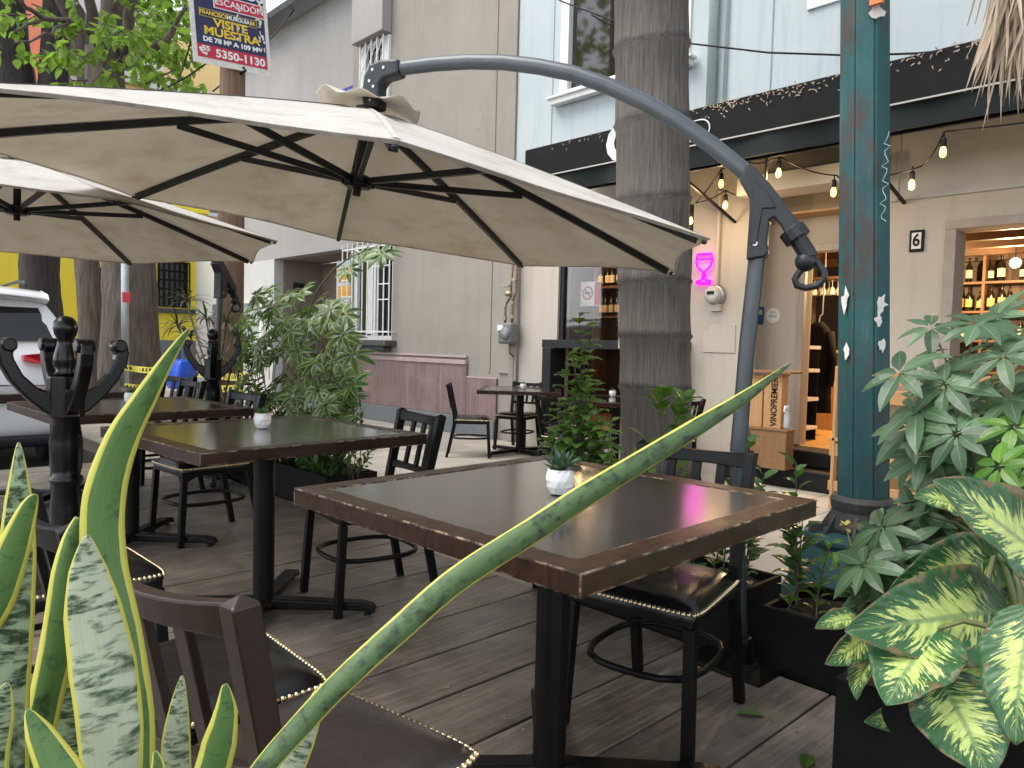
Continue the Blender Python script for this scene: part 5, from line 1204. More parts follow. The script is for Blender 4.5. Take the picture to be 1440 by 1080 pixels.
# schefflera: umbrella-shaped leaf clusters
def umbrella_leaf(b, bs, root, c, up, L, n, rr, W=.33):
    up = Vector(up).normalized(); o = up.orthogonal().normalized(); ph = rr.random()*6
    bs.tube([root, Vector(root).lerp(c, .5)+Vector((0, 0, .03)), c], [.004, .003, .0025], 5)
    for k in range(n):
        a = ph+2*PI*k/n; d0 = Matrix.Rotation(a, 3, up)@o; d = (d0-up*rr.uniform(-.12, .25)).normalized()
        s = rr.uniform(.75, 1.08); b.leaf(Vector(c)+d*.012, d, (up+d0*.3).normalized(), L*s, L*W*s, rr.uniform(.25, .7), 5, .18, 0, .03)
def schefflera(label, base, clusters, L, mat, seed, n=(7, 9), W=.33, trunks=5, path=None):
    rr = random.Random(seed); base = Vector(base)
    t = thing('schefflera', label, 'shrub', base, world=True); b = MB(); bs = MB()
    tops = [base]
    if path: bs.tube(path, [.010-.006*i/(len(path)-1) for i in range(len(path))], 6); tops = list(path)
    for k in range(trunks):
        c = clusters[int(rr.random()*len(clusters))]; tp = base.lerp(c, .75); tops.append(tp)
        q = curvy(base+Vector((rr.uniform(-.08, .08), rr.uniform(-.05, .05), 0)), tp, .08, seed+k); bs.tube(q, [.012*(1-.6*i/7) for i in range(8)], 6)
        tops += q[2:]
    for c in clusters:
        rt = min(tops, key=lambda q: (q-c).length+max(0, q.z-c.z)*2)
        if (rt-c).length > .35: rt = c+(rt-c).normalized()*.30
        up = Vector((c.x-base.x, c.y-base.y, .0))*.5+Vector((rr.uniform(-.35, .35), rr.uniform(-.7, .0)-.35, .8))
        umbrella_leaf(b, bs, rt, c, up, L*rr.uniform(.8, 1.1), rr.randint(*n), rr, W)
    bs.build('stems', m_stem, t, smooth=True); b.build('leaves', mat, t)
    return t
rr = random.Random(41); cl = []
# bushy dome behind the second table (variegated)
while len(cl) < 205:
    px = rr.uniform(338, 505); py = rr.uniform(400, 640)
    cxp = 415+ (py-500)*.02; w = 86*math.sqrt(max(.02, 1-((py-515)/128)**2))
    if abs(px-cxp) > w: continue
    cl.append(PY(px, py, 2.72+rr.uniform(-.32, .30)))
schefflera('large variegated schefflera bush behind the second table', (-5.0, 2.65, .2), cl, .14, m_lf_sch, 42, W=.36)
cl = [PY(x, y, 2.75+q) for x, y, q in ((520, 352, 0), (505, 358, .1), (538, 356, -.05), (490, 380, .05), (530, 362, .05), (408, 378, 0), (390, 372, .1), (550, 590, .0))]
t = schefflera('long bare stem of schefflera reaching up in front of the barred window', (-4.75, 2.7, .9), cl[:5], .14, m_lf_sch, 43, trunks=0, W=.4, path=[Vector((-4.75, 2.7, .35)), Vector((-4.9, 2.68, .9)), PY(432, 450, 2.72), PY(442, 415, 2.72), PY(452, 400, 2.72), PY(470, 378, 2.72), PY(492, 362, 2.73), PY(515, 352, 2.75)])
# right-hand schefflera, grey green
rr = random.Random(51); cl = []
spec = [(1375, 455, 2.3), (1410, 500, 2.2), (1265, 525, 2.35), (1290, 505, 2.5), (1280, 600, 2.4), (1290, 575, 2.35), (1330, 540, 2.3), (1345, 610, 2.2), (1420, 560, 2.2), (1400, 445, 2.5), (1300, 640, 2.4), (1290, 640, 2.5), (1365, 660, 2.3), (1400, 620, 2.3), (1240, 742, 2.45), (1270, 770, 2.4), (1215, 795, 2.35), (1285, 722, 2.5), (1300, 700, 2.5), (1240, 800, 2.4), (1330, 730, 2.5), (1280, 770, 2.45), (1350, 500, 2.5), (1430, 470, 2.4), (1310, 460, 2.55), (1320, 660, 2.6), (1390, 560, 2.6), (1350, 570, 2.6), (1320, 680, 2.6), (1420, 680, 2.5), (1300, 700, 2.6)]
cl = [PD(x, y, d) for x, y, d in spec]
for k in range(60): cl.append(PD(rr.uniform(1315, 1465), rr.uniform(480, 830), rr.uniform(2.45, 3.0)))
for k in range(14): cl.append(PD(rr.uniform(1230, 1330), rr.uniform(750, 840), rr.uniform(2.4, 2.7)))
schefflera('big grey-green schefflera at the right edge in front of the lamp post', (-.45, 2.62, .2), cl, .15, m_lf_schd, 52, (7, 9), .36, 8)
cl = [PD(x, y, d) for x, y, d in [(1405, 655, 2.0), (1432, 690, 1.95), (1395, 710, 2.0), (1440, 655, 2.05), (1425, 600, 2.1), (1430, 745, 2.0), (1130, 700, 2.6)]]
schefflera('bright young schefflera rosette at the right edge above the big leaves', (-.15, 2.3, .34), cl[:6], .085, m_lf_bright, 53, (7, 8), .42, 3)

# dracaena with purple strap leaves
t = thing('dracaena', 'purple strap-leaved dracaena behind the far coat stand', 'plant', (-6.2, 2.62, .2), world=True)
b = MB(); bs = MB(); rr = random.Random(61)
for hx, hy in ((262, 425), (290, 450), (268, 475), (318, 455), (335, 480), (300, 500), (250, 460), (325, 520)):
    c = PY(hx, hy, 2.62+rr.uniform(-.15, .15)); bs.tube(curvy((-6.2+rr.uniform(-.2, .2), 2.62, .2), c, .06, hx), .009, 6)
    for k in range(22):
        a = k*2.4; el = rr.uniform(.0, 1.2); d = Vector((math.cos(a)*math.cos(el), math.sin(a)*math.cos(el), math.sin(el)))
        b.leaf(c, d, Vector((0, 0, 1)), rr.uniform(.18, .30), .022, rr.uniform(.8, 1.7), 6, .3)
bs.build('stems', m_twig, t, smooth=True); b.build('leaves', m_lf_red, t)
planter('dark planter holding the purple dracaena', -6.75, -5.75, 2.47, 2.85, SZ, .33)
t = thing('blue_bag', 'bright blue bag standing by the dracaena planter', 'bag', (-7.6, 2.75, SZ), world=True)
c = PY(255, 515, 2.75); b = MB(); k = 16; vs = []
for i, (z, rx, ry) in enumerate([(-.0, .14, .10), (.03, .17, .12), (.15, .17, .12), (.26, .15, .08), (.29, .13, .05), (.27, .11, .03)]):
    for j in range(k):
        a = 2*PI*j/k; w = 1+.05*math.sin(5*a+i*1.7); sx_ = abs(math.cos(a))**.5*math.copysign(1, math.cos(a)); sy_ = abs(math.sin(a))**.5*math.copysign(1, math.sin(a)); vs.append((c.x+rx*w*sx_, c.y+ry*w*sy_, c.z-.22+z))
b.add(vs, [(i*k+j, i*k+(j+1) % k, (i+1)*k+(j+1) % k, (i+1)*k+j) for i in range(5) for j in range(k)]); b.build('bag_body', M('blue_bag_plastic', (.01, .09, .62), (.01, .06, .45), 8, .4, 0, .2), t, smooth=True)
MB().tube([c+Vector((-.07, 0, .05)), c+Vector((-.04, 0, .17)), c+Vector((.04, 0, .17)), c+Vector((.07, 0, .05))], .010, 6).build('handle', m_blue, t)
tag(MB().bx(c.x-.4, c.x+.3, 2.55, 2.95, SZ, c.z-.222).build('stacked_slab', m_side, bevel=.01), 'low grey slab under the blue bag', 'slab')
# caution tape
def tape(name, pts, label):
    b = MB(); vs = []; n = 30; P_ = []
    for a, c in zip(pts, pts[1:]): P_ += sag(Vector(a), Vector(c), .03, n)[:-1]
    P_.append(Vector(pts[-1])); uv = []
    for i, p in enumerate(P_): vs += [p+Vector((0, .012*math.sin(i*.5), .035)), p+Vector((0, -.008*math.sin(i*.4), -.035))]; uv += [(i*.05, 1), (i*.05, 0)]
    b.add(vs, [(2*i, 2*i+1, 2*i+3, 2*i+2) for i in range(len(P_)-1)], uv); return tag(b.build(name, m_tape), label, 'caution tape')
nt = N('caution_tape_print'); uv = nt.new('ShaderNodeTexCoord').outputs['UV']; sp = nt.new('ShaderNodeSeparateXYZ'); nt.link(uv, sp.inputs[0])
w_ = nt.math('FRACT', nt.math('MULTIPLY', sp.outputs[0], 9)); big = nt.math('FRACT', nt.math('MULTIPLY', sp.outputs[0], 1.3))
inb = nt.math('MULTIPLY', nt.math('MULTIPLY', nt.math('GREATER_THAN', w_, .4), nt.math('LESS_THAN', nt.math('ABSOLUTE', nt.math('SUBTRACT', sp.outputs[1], .5)), .27)), nt.math('LESS_THAN', big, .72))
nt.base(nt.mix(inb, (.82, .70, .12), (.03, .03, .02))); nt.set(.4); m_tape = nt.m
tape('caution_tape', [PX(158, 512, -9.6), PX(235, 520, -8.6), PX(300, 524, -7.6), PX(345, 528, -7.0)], 'upper yellow caution tape strung from the grey pole toward the dracaena')
tape('caution_tape', [PX(175, 543, -9.6), PX(250, 540, -8.4), PX(340, 545, -7.2)], 'lower yellow caution tape sagging behind the fourth table')

# ---- snake plant (near left)
SN = (RT*0-fw)   # towards the viewer side
def snake(name, pts, wid, mat, depth, twist=0, cup=.3, label=None, parent=None, hint=None):
    P_ = []
    for i, (x, y, *dd) in enumerate(pts):
        P_.append(PD(x, y, dd[0] if dd else depth))
    # resample with catmull-rom
    Q = []; Wd = []; k = len(P_)
    for i in range(k-1):
        p0, p1, p2, p3 = P_[max(0, i-1)], P_[i], P_[i+1], P_[min(k-1, i+2)]
        for s in range(6):
            u = s/6; Q.append(.5*((2*p1)+(p2-p0)*u+(2*p0-5*p1+4*p2-p3)*u*u+(3*p1-p0-3*p2+p3)*u**3)); Wd.append(wid[i]+(wid[i+1]-wid[i])*u)
    Q.append(P_[-1]); Wd.append(wid[-1])
    scl = [w/F_*((q-CAM).dot(fw)) for w, q in zip(Wd, Q)]
    nr = []
    for i, q in enumerate(Q):
        v = (CAM-q).normalized(); tt = (Q[min(i+1, len(Q)-1)]-Q[max(i-1, 0)]).normalized(); nr.append(Matrix.Rotation(twist*(i/len(Q)-.3), 3, tt)@v)
    b = MB().blade(Q, scl, nr, 9, -cup, .02, 2.5, len(pts)); o = b.build(name, mat, parent, smooth=True)
    so = o.modifiers.new('solid', 'SOLIDIFY'); so.thickness = .0022; so.offset = 0
    return o
sp_ = thing('snake_plant', 'clump of banded snake plants with yellow edges in the near left corner', 'snake plant', (-.66, .05, .43), world=True)
SL = [
 ('long', [(290, 1190, .70), (365, 1085, .72), (420, 1022, .74), (481, 958, .75), (563, 884, .78), (644, 815, .80), (750, 747, .83), (816, 703, .85), (900, 652, .88), (975, 606, .92), (1048, 560, .97), (1090, 528, 1.0), (1111, 511, 1.02)], [26, 30, 32, 33, 35, 36, 35, 33, 30, 27, 19, 8, 2], .8, .9, .5),
 ('green', [(200, 1260), (195, 1120), (190, 1010), (172, 900), (148, 790), (148, 700), (172, 620), (205, 560), (240, 500), (266, 462)], [34, 40, 48, 52, 56, 54, 44, 31, 15, 2], .78, .5, .35),
 ('pale', [(165, 1300), (160, 1150), (156, 1030), (146, 940), (132, 860), (124, 800), (122, 752)], [50, 70, 82, 84, 72, 46, 3], .70, .25, .25),
 ('band', [(10, 1200), (8, 1000), (16, 880), (24, 780), (27, 700), (26, 622)], [50, 56, 54, 46, 32, 2], .74, .3, .3),
 ('green', [(30, 1160), (62, 1000), (82, 900), (92, 810), (100, 760), (110, 728)], [34, 42, 44, 38, 26, 8], .80, -.6, .5),
 ('green', [(-60, 930), (-10, 850), (20, 770), (40, 715), (50, 695)], [40, 48, 40, 22, 4], .72, .4, .4),
 ('green', [(150, 1200), (112, 1130), (82, 1080), (55, 1030), (38, 998)], [52, 56, 50, 32, 3], .62, .3, .35),
 ('pale', [(250, 1250), (247, 1120), (248, 1040), (252, 990), (256, 950)], [42, 42, 36, 22, 2], .80, .2, .3),
 ('green', [(270, 1250), (290, 1120), (308, 1050), (318, 1000), (316, 962)], [40, 48, 46, 30, 5], .76, .5, .4),
 ('pale', [(340, 1250), (398, 1105), (422, 1045), (440, 1000), (452, 965)], [30, 40, 38, 26, 8], .82, .3, .35),
 ('band', [(100, 1250), (100, 1110), (100, 1030), (102, 980), (104, 948)], [60, 66, 56, 34, 4], .84, .2, .3),
 ('green', [(150, 1200), (120, 1010), (98, 950), (80, 990)], [30, 36, 34, 20], .86, .8, .4),
 ('pale', [(10, 1010), (12, 950), (22, 900), (38, 872)], [26, 28, 22, 4], .84, .2, .3),
 ('green', [(230, 1200), (220, 1120), (222, 1080), (218, 1056)], [26, 26, 18, 3], .70, .2, .3),
 ('band', [(-20, 1250), (-22, 1100), (-4, 1010), (10, 960)], [50, 56, 40, 4], .66, .2, .3)]
mm = {'long': m_snake_l, 'green': m_snake_g, 'pale': m_snake_p, 'band': m_snake_b}
for c, pts, w, d, tw, cu in SL: snake('leaf', pts, w, mm[c], d, tw, cu, parent=sp_)

# ---- dieffenbachia (right): big variegated leaves on arching stalks
dp = thing('dieffenbachia', 'big yellow-and-green variegated dieffenbachia in the right foreground planter', 'dieffenbachia', (-.42, 2.0, .33), world=True)
def bigleaf(bx, by, bd, tx, ty, td, w, droop=.05, tilt=0, seed=0, wav=.045, cup=.22):
    """leaf from stalk end to tip; width in px at mid"""
    a = PD(bx, by, bd); c = PD(tx, ty, td); Ln = (c-a).length; n = 22; pts = []; wid = []
    W_ = 1.22*w/F_*(bd+td)/2
    view = (CAM-(a+c)/2).normalized(); up = Vector((0, 0, 1)); tt = (c-a).normalized()
    nr = (view*1.0+up*.35); nr = (nr-tt*nr.dot(tt)).normalized(); nr = Matrix.Rotation(tilt, 3, tt)@nr
    for i in range(n+1):
        t = i/n; pts.append(a.lerp(c, t)+nr*(Ln*droop*4*t*(1-t)))
        wid.append(W_*max(.015, (math.sin(PI*t**.80))**.72*(1-.12*t)) if 0 < t < 1 else W_*.02)
    o = MB().blade(pts, wid, nr, 13, cup, wav, 3.2, seed).build('leaf', m_dieff, dp, smooth=True)
    so = o.modifiers.new('solid', 'SOLIDIFY'); so.thickness = .0012; so.offset = 0
    base = Vector((-.38+.1*math.sin(seed), 2.05+.1*math.cos(seed*2), .33)); mid = (base+a)/2+Vector((0, 0, .10))
    st = MB(); st.tube([base, base.lerp(mid, .5)+Vector((0, 0, .03)), mid, a.lerp(mid, .35)+Vector((0, 0, .02)), a], [.010, .009, .008, .006, .004], 6); st.build('stalk', m_stem, dp, smooth=True)
BL = [(1418, 858, 1.75, 1188, 888, 1.55, 118, .07, -.35, 1), (1318, 885, 1.6, 1246, 992, 1.48, 104, .05, .2, 2), (1318, 948, 1.55, 1392, 1092, 1.42, 112, .06, -.1, 3),
      (1500, 822, 1.7, 1312, 676, 1.62, 112, .05, .35, 4), (1400, 782, 1.85, 1248, 836, 1.78, 88, .09, -.5, 5), (1452, 850, 1.5, 1428, 1048, 1.40, 92, .06, .3, 6),
      (1215, 872, 1.72, 1146, 884, 1.66, 34, .08, .3, 7), (1225, 890, 1.7, 1160, 934, 1.62, 40, .10, -.5, 8), (1240, 915, 1.68, 1205, 985, 1.6, 42, .12, .8, 9),
      (1330, 902, 1.8, 1425, 880, 1.72, 58, .05, -.5, 10), (1330, 930, 1.75, 1420, 990, 1.68, 80, .06, .2, 11), (1400, 1010, 1.55, 1430, 1130, 1.48, 80, .05, .4, 12),
      (1330, 1010, 1.7, 1300, 1110, 1.62, 60, .06, .6, 13), (1360, 720, 2.0, 1285, 700, 1.95, 50, .08, .4, 14), (1440, 745, 1.95, 1360, 690, 1.9, 62, .06, .2, 15),
      (1420, 800, 1.9, 1470, 700, 1.85, 80, .05, -.3, 16), (1290, 1020, 1.75, 1240, 1060, 1.7, 40, .08, .4, 17), (1275, 1000, 1.72, 1215, 1015, 1.66, 34, .1, -.6, 18), (1320, 1040, 1.7, 1270, 1095, 1.64, 52, .08, .3, 19), (1380, 960, 1.8, 1440, 940, 1.72, 66, .06, -.3, 20), (1370, 1060, 1.66, 1330, 1120, 1.58, 70, .06, .5, 21), (1420, 930, 1.85, 1475, 985, 1.8, 70, .06, .2, 22), (1250, 960, 1.74, 1190, 955, 1.68, 30, .1, .7, 23), (1345, 850, 1.95, 1275, 815, 1.9, 60, .07, -.4, 24)]
for q in BL: bigleaf(*q)
tag(thing('dry_flower', 'small withered yellow bloom beside the lamp post base', 'flower', PD(1190, 742, 2.7), world=True))
fl = [o for o in COL.objects if o.name == 'dry_flower'][0]; c = PD(1190, 742, 2.7); b = MB(); rr = random.Random(3)
for k in range(16): d = Vector((rr.uniform(-1, 1), rr.uniform(-1, 1), rr.uniform(-.3, 1))); b.leaf(c, d, Vector((0, 0, 1)), .035, .016, .6, 3)
b.tube([c, c+Vector((.03, .02, -.12)), c+Vector((.14, -.02, -.30))], .003, 5); b.build('petals', M('withered_petals', (.55, .45, .12), (.4, .3, .1), 30, .8), fl)

# fallen leaves on the deck
lv = [(1052, 1004, 'curled green leaf lying by the chair foot'), (1135, 1071, 'pale fallen leaf near the tall planter')]
for i, (x, y, lab) in enumerate(lv):
    p = PZ(x, y, .006); b = MB(); a = .7+i*1.2; b.leaf(p-Vector((math.cos(a), math.sin(a), 0))*.035, (math.cos(a), math.sin(a), .05), (0, 0, 1), .085, .042, .25, 5, .35)
    tag(b.build('fallen_leaf', m_lf_bright), lab, 'leaf')

# ================================================================== WHITE CAR (rear view)
car = thing('parked_car', 'white hatchback car parked at the far left, rear end toward the deck', 'car', (-10.8, 1.16, -.28), world=True)
yc, hw = 1.16, .94; GZ = -.28
def carpt(u, y, z): return (-8.62-u, yc+y, z)
m_car = N('white_car_paint'); m_car.base((.78, .79, .80)); m_car.set(.25); m_car.p.inputs['Coat Weight'].default_value = .6; m_car = m_car.m
# section profile per station: (u back distance, half-width low, mid, top, z sill, z belt, z roof)
SEC = [(0.0, .80, .84, .84, .18, .62, .62), (.05, .86, .915, .90, .10, .72, .84), (.14, .90, .94, .91, .02, .80, .93), (.22, .90, .94, .84, -.02, .93, 1.12), (.36, .90, .94, .76, -.04, .95, 1.36), (.50, .90, .94, .68, -.05, .95, 1.52), (.75, .90, .94, .64, -.05, .95, 1.575), (1.6, .90, .94, .64, -.05, .93, 1.60), (2.4, .90, .94, .62, -.05, .90, 1.55), (3.1, .90, .93, .70, -.05, .88, 1.15), (3.5, .90, .92, .78, -.03, .84, .93), (4.2, .86, .88, .74, 0, .70, .78), (4.45, .70, .74, .6, .1, .45, .55)]
b = MB(); vs = []; rowN = 0
for u, a, m_, tw, zs_, zb, zr_ in SEC:
    half = [(0, zs_), (a*.92, zs_), (a, zs_+.12), (m_, (zs_+zb)/2+.05), (m_*.99, zb), (tw+(m_-tw)*.35, zb+(zr_-zb)*.55), (tw, zr_-.05*(zr_-zb > .2)), (tw*.86, zr_), (tw*.4, zr_+.015), (0, zr_+.02)]
    row = [carpt(u, y, z) for y, z in half]+[carpt(u, -y, z) for y, z in reversed(half[1:-1])]
    rowN = len(row); vs += row
k = len(SEC)
b.add(vs, [(i*rowN+j, i*rowN+(j+1) % rowN, (i+1)*rowN+(j+1) % rowN, (i+1)*rowN+j) for i in range(k-1) for j in range(rowN)]+[tuple(reversed(range(rowN))), tuple(range((k-1)*rowN, k*rowN))])
body = b.build('body', m_car, car, smooth=True); body.modifiers.new('sub', 'SUBSURF').levels = 2; body.modifiers['sub'].render_levels = 2
# rear glass, spoiler, tail lights, plate, bumper
def quadpanel(pts, th=.012, n=8):
    """pts: 4 corners (u,y,z) bl br tr tl on the rear; bowed"""
    b = MB(); vs = []
    for i in range(n+1):
        for j in range(n+1):
            s, t_ = i/n, j/n; p = [(pts[0][q]*(1-s)+pts[1][q]*s)*(1-t_)+(pts[3][q]*(1-s)+pts[2][q]*s)*t_ for q in range(3)]
            p[0] -= .035*(1-(2*s-1)**2); vs.append(carpt(*p))
    b.add(vs, [(i*(n+1)+j, i*(n+1)+j+1, (i+1)*(n+1)+j+1, (i+1)*(n+1)+j) for i in range(n) for j in range(n)]); return b
quadpanel([(.17, .70, 1.04), (.17, -.70, 1.04), (.38, -.60, 1.38), (.38, .60, 1.38)]).build('rear_window', m_glass, car, smooth=True)
b = MB(); b.add([carpt(.02, y, z) for y, z in [(-.0, 0)]], [])
prof = [(.56, 1.60), (.24, 1.545), (.20, 1.50), (.30, 1.475), (.50, 1.45)]
b = MB()
nn = 14; vs = []
for i in range(nn+1):
    q = i/nn*2-1; y = q*.68
    for u, z in prof: vs.append(carpt(u+.09*q*q, y, z-.035*q*q))
m_ = len(prof); b.add(vs, [(i*m_+j, i*m_+(j+1) % m_, (i+1)*m_+(j+1) % m_, (i+1)*m_+j) for i in range(nn) for j in range(m_)]+[tuple(range(m_)), tuple(reversed(range(nn*m_, nn*m_+m_)))])
b.build('spoiler', m_car, car, smooth=True, bevel=.01)
m_tail = N('red_tail_lens'); m_tail.base((.38, .008, .015)); m_tail.set(.12); m_tail = m_tail.m
for s in (1, -1):
    b = MB(); pts = [(.02, .40, .84), (.0, .60, .80), (.06, .86, .78), (.17, .955, .82), (.20, .955, .90), (.12, .86, .92), (.06, .60, .92), (.06, .40, .90)]
    vs = [carpt(u-.05, s*y, z) for u, y, z in pts]+[carpt(u+.09, s*y*.985, z) for u, y, z in pts]; n_ = len(pts)
    b.add(vs, [tuple(range(n_)), tuple(reversed(range(n_, 2*n_)))]+[(j, j+n_, (j+1) % n_+n_, (j+1) % n_) for j in range(n_)]); b.build('tail_light', m_tail, car, bevel=.008)
MB().box(carpt(-.035, 0, .52), (.02, .52, .14)).build('number_plate', m_white, car, bevel=.004)
MB().box(carpt(-.032, 0, .52), (.02, .56, .18)).build('plate_recess', m_black, car)
b = MB(); b.box(carpt(.05, 0, .04), (.14, 1.60, .12)); b.build('bumper', m_darkframe, car, bevel=.05, seg=4)
for s in (1, -1): MB().tube([carpt(.75, s*.56, 1.60), carpt(.80, s*.56, 1.66), carpt(1.2, s*.56, 1.68), carpt(2.2, s*.55, 1.66), carpt(2.3, s*.55, 1.58)], .018, 8).build('roof_rail', m_plastic, car, smooth=True)
m_tyre = M('tyre_rubber', (.012, .012, .012), None, 20, .85)
for u in (.85, 3.5):
    for s in (1, -1):
        w = MB(); c = Vector(carpt(u, s*.80, GZ+.33)); w.cyl(c+Vector((0, -.11, 0)), c+Vector((0, .11, 0)), .33, 24); wo = w.build('wheel', m_tyre, car, bevel=.03); MB().cyl(c+Vector((0, s*.112, 0)), c+Vector((0, s*.12, 0)), .2, 20).build('rim', m_steel, wo, off=car.location)
MB().box(carpt(.14, -.1, .955), (.03, .5, .016), Matrix.Rotation(.12, 3, 'X')).build('rear_wiper', m_black, car)
MB().tube([carpt(.62, 0, 1.6), carpt(.75, 0, 1.68)], .012, 6).build('aerial', m_black, car)

# ================================================================== STREET TREES, POLE, SIGN
def street_tree(label, base, fork, top, r0, r1, bark, seed, branches=(), leaves=(), flare=1.35):
    t = thing('street_tree', label, 'tree', base, world=True); rr = random.Random(seed)
    base = Vector(base); fork = Vector(fork); n = 24; vs = []; N_ = 26
    b = MB()
    path = [base.lerp(fork, i/N_)+Vector((.05*math.sin(i*.35+seed), .05*math.cos(i*.28+seed), 0))*min(1, i/5) for i in range(N_+1)]
    for i, p in enumerate(path):
        f = i/N_; r = (r0+(r1-r0)*f)*(1+(flare-1)*math.exp(-f*9))
        for j in range(n): a = 2*PI*j/n; q = r*(1+.06*math.sin(3*a+seed+f*5)+.035*math.sin(7*a+f*23+seed)+.02*math.sin(13*a+f*41)); vs.append((p.x+q*math.cos(a), p.y+q*math.sin(a), p.z))
    b.add(vs, [(i*n+j, i*n+(j+1) % n, (i+1)*n+(j+1) % n, (i+1)*n+j) for i in range(N_) for j in range(n)])
    b.build('trunk', bark, t, smooth=True)
    bb = MB(); tips = []
    for k, br in enumerate(branches):
        pts = [Vector(q) for q in br[0]]; Q = []
        for a, c in zip(pts, pts[1:]): Q += [a.lerp(c, i/4)+Vector((rr.uniform(-.03, .03), rr.uniform(-.03, .03), rr.uniform(-.03, .03))) for i in range(4)]
        Q.append(pts[-1]); m_ = len(Q); bb.tube(Q, [br[1]+(br[2]-br[1])*i/(m_-1) for i in range(m_)], 8); tips += Q[m_//3:]
    if branches: bb.build('branches', bark, t, smooth=True)
    bl = MB(); bt = MB()
    for c, rad, cnt, L in leaves:
        c = Vector(c)
        for tw in range(max(1, cnt//9)):
            o = Vector((rr.gauss(0, .5), rr.gauss(0, .5), rr.gauss(0, .45)))*rad; p = c+o; d = Vector((rr.uniform(-1, 1), rr.uniform(-1, 1), rr.uniform(-.9, .35))).normalized()
            e = p+d*.45; bt.tube([p, p.lerp(e, .5)+Vector((0, 0, .03)), e], [.009, .006, .003], 4)
            for q in range(9):
                lp_ = p.lerp(e, .15+.85*q/8); dd = (d*.4+Vector((rr.uniform(-1, 1), rr.uniform(-1, 1), rr.uniform(-1.1, .2)))).normalized()
                bl.leaf(lp_, dd, Vector((rr.uniform(-.6, .6), rr.uniform(-.6, .6), 1)), L*rr.uniform(.6, 1.15), L*.72*rr.uniform(.7, 1.1), rr.uniform(.1, .7), 4, .15, 1)
    if leaves: tag(bt.build('twigs', m_twig, t), kind='stuff'); bl.build('crown', m_lf_tree, t)
    return t
def P9(x, y, X): return PX(x, y, X)
T2b = PX(192, 585, -11.8); T2f = PX(152, 70, -12.3)
lv = []; rr = random.Random(77)
for k in range(9): lv.append((P9(rr.uniform(0, 190), rr.uniform(20, 125), rr.uniform(-11.4, -9.2)), .42, 36, .155))
for k in range(7): lv.append((P9(rr.uniform(185, 268), rr.uniform(-10, 95), rr.uniform(-11.6, -9.5)), .38, 36, .15))
for k in range(30): lv.append((P9(rr.uniform(-60, 300), rr.uniform(-320, -40), rr.uniform(-14, -9.5)), .75, 45, .18))
br = [([P9(155, 60, -12.3), P9(160, 0, -12.2), P9(166, -120, -12)], .22, .14), ([P9(150, 95, -12.3), P9(130, 40, -12), P9(118, -60, -11.5)], .12, .05), ([P9(172, 90, -12.2), P9(182, 40, -11.9), P9(186, -60, -11.6)], .10, .07),
      ([P9(178, 88, -12.1), P9(205, 72, -11.4), P9(232, 60, -11), P9(262, 10, -10.6)], .10, .02), ([P9(205, 72, -11.4), P9(212, 90, -11.2), P9(208, 118, -11.1)], .02, .012), ([P9(140, 60, -12), P9(110, 30, -11), P9(60, 25, -10.5), P9(20, 45, -10)], .05, .012), ([P9(60, 25, -10.5), P9(30, 5, -10), P9(0, -10, -9.8)], .03, .015), ([P9(100, 30, -11), P9(60, 50, -10), P9(20, 60, -9.6)], .02, .01), ([P9(166, -120, -12), P9(120, -250, -12), P9(80, -300, -11)], .13, .04), ([P9(166, -120, -12), P9(230, -240, -11.5)], .12, .04)]
street_tree('broad-trunked street tree with a lit leafy crown, right of the other trunks', T2b-Vector((0, 0, .25)), T2f, None, .42, .25, m_bark, 3, br, lv, 1.5)
a = PX(122, 500, -13.9); street_tree('slim dark street tree between the two broad trunks', Vector((a.x, a.y, SZ)), PX(128, 120, -13.9), None, .19, .17, m_bark, 5, [([PX(128, 125, -13.9), PX(118, 60, -13.9), PX(96, 0, -13.8), PX(90, -100, -13.6)], .22, .15)], [])
a = PX(76, 480, -15.1); street_tree('leaning broad dark street tree behind the white car', Vector((a.x, a.y, SZ)), PX(46, 250, -15.3), None, .33, .29, m_darkbark, 6, [([PX(38, 255, -15.3), PX(20, 100, -15.3), PX(5, 0, -15.2), PX(0, -100, -15)], .34, .26), ([PX(40, 250, -15.3), PX(78, 120, -15), PX(84, 0, -14.8), PX(88, -100, -14.6)], .26, .20)], [])
# far foliage beyond the street end
rr = random.Random(88); lv = [(PX(rr.uniform(185, 275), rr.uniform(-30, 70), rr.uniform(-24, -20)), 1.1, 54, .26) for k in range(22)]
street_tree('distant sunlit tree behind the advertising sign', (-23, 6.3, SZ), (-23, 6.4, 5.5), None, .22, .16, m_bark, 8, [([(-23, 6.4, 5.4), (-22.8, 6.2, 7.5), (-22.5, 6.0, 9.5)], .15, .05)], lv)

t = thing('utility_pole', 'brown timber utility pole carrying the advertising sign', 'pole', (-8.12, 3.41, SZ), world=True)
MB().tube([(-8.12, 3.40, SZ), (-8.12, 3.42, 3), (-8.12, 3.43, 8.2)], [.15, .135, .115], 16).build('timber', m_pole, t, smooth=True)
MB().bx(-8.2, -8.04, 2.8, 4.06, 7.4, 7.52).build('crossarm', m_pole, t)
t = thing('metal_post', 'thin galvanised street post with a small red sticker', 'post', (-9.75, 2.82, SZ), world=True)
a = PX(176, 500, -9.75); MB().cyl((-9.75, a.y, SZ), (-9.75, a.y, 3.2), .045, 12).build('tube', m_galv, t, smooth=True)
z_ = PX(177, 418, -9.7).z; MB().bx(-9.704, -9.70, a.y-.045, a.y+.045, z_-.06, z_+.06).build('red_sticker', M('red_sticker_paint', (.7, .05, .07), None, 9, .5), t)
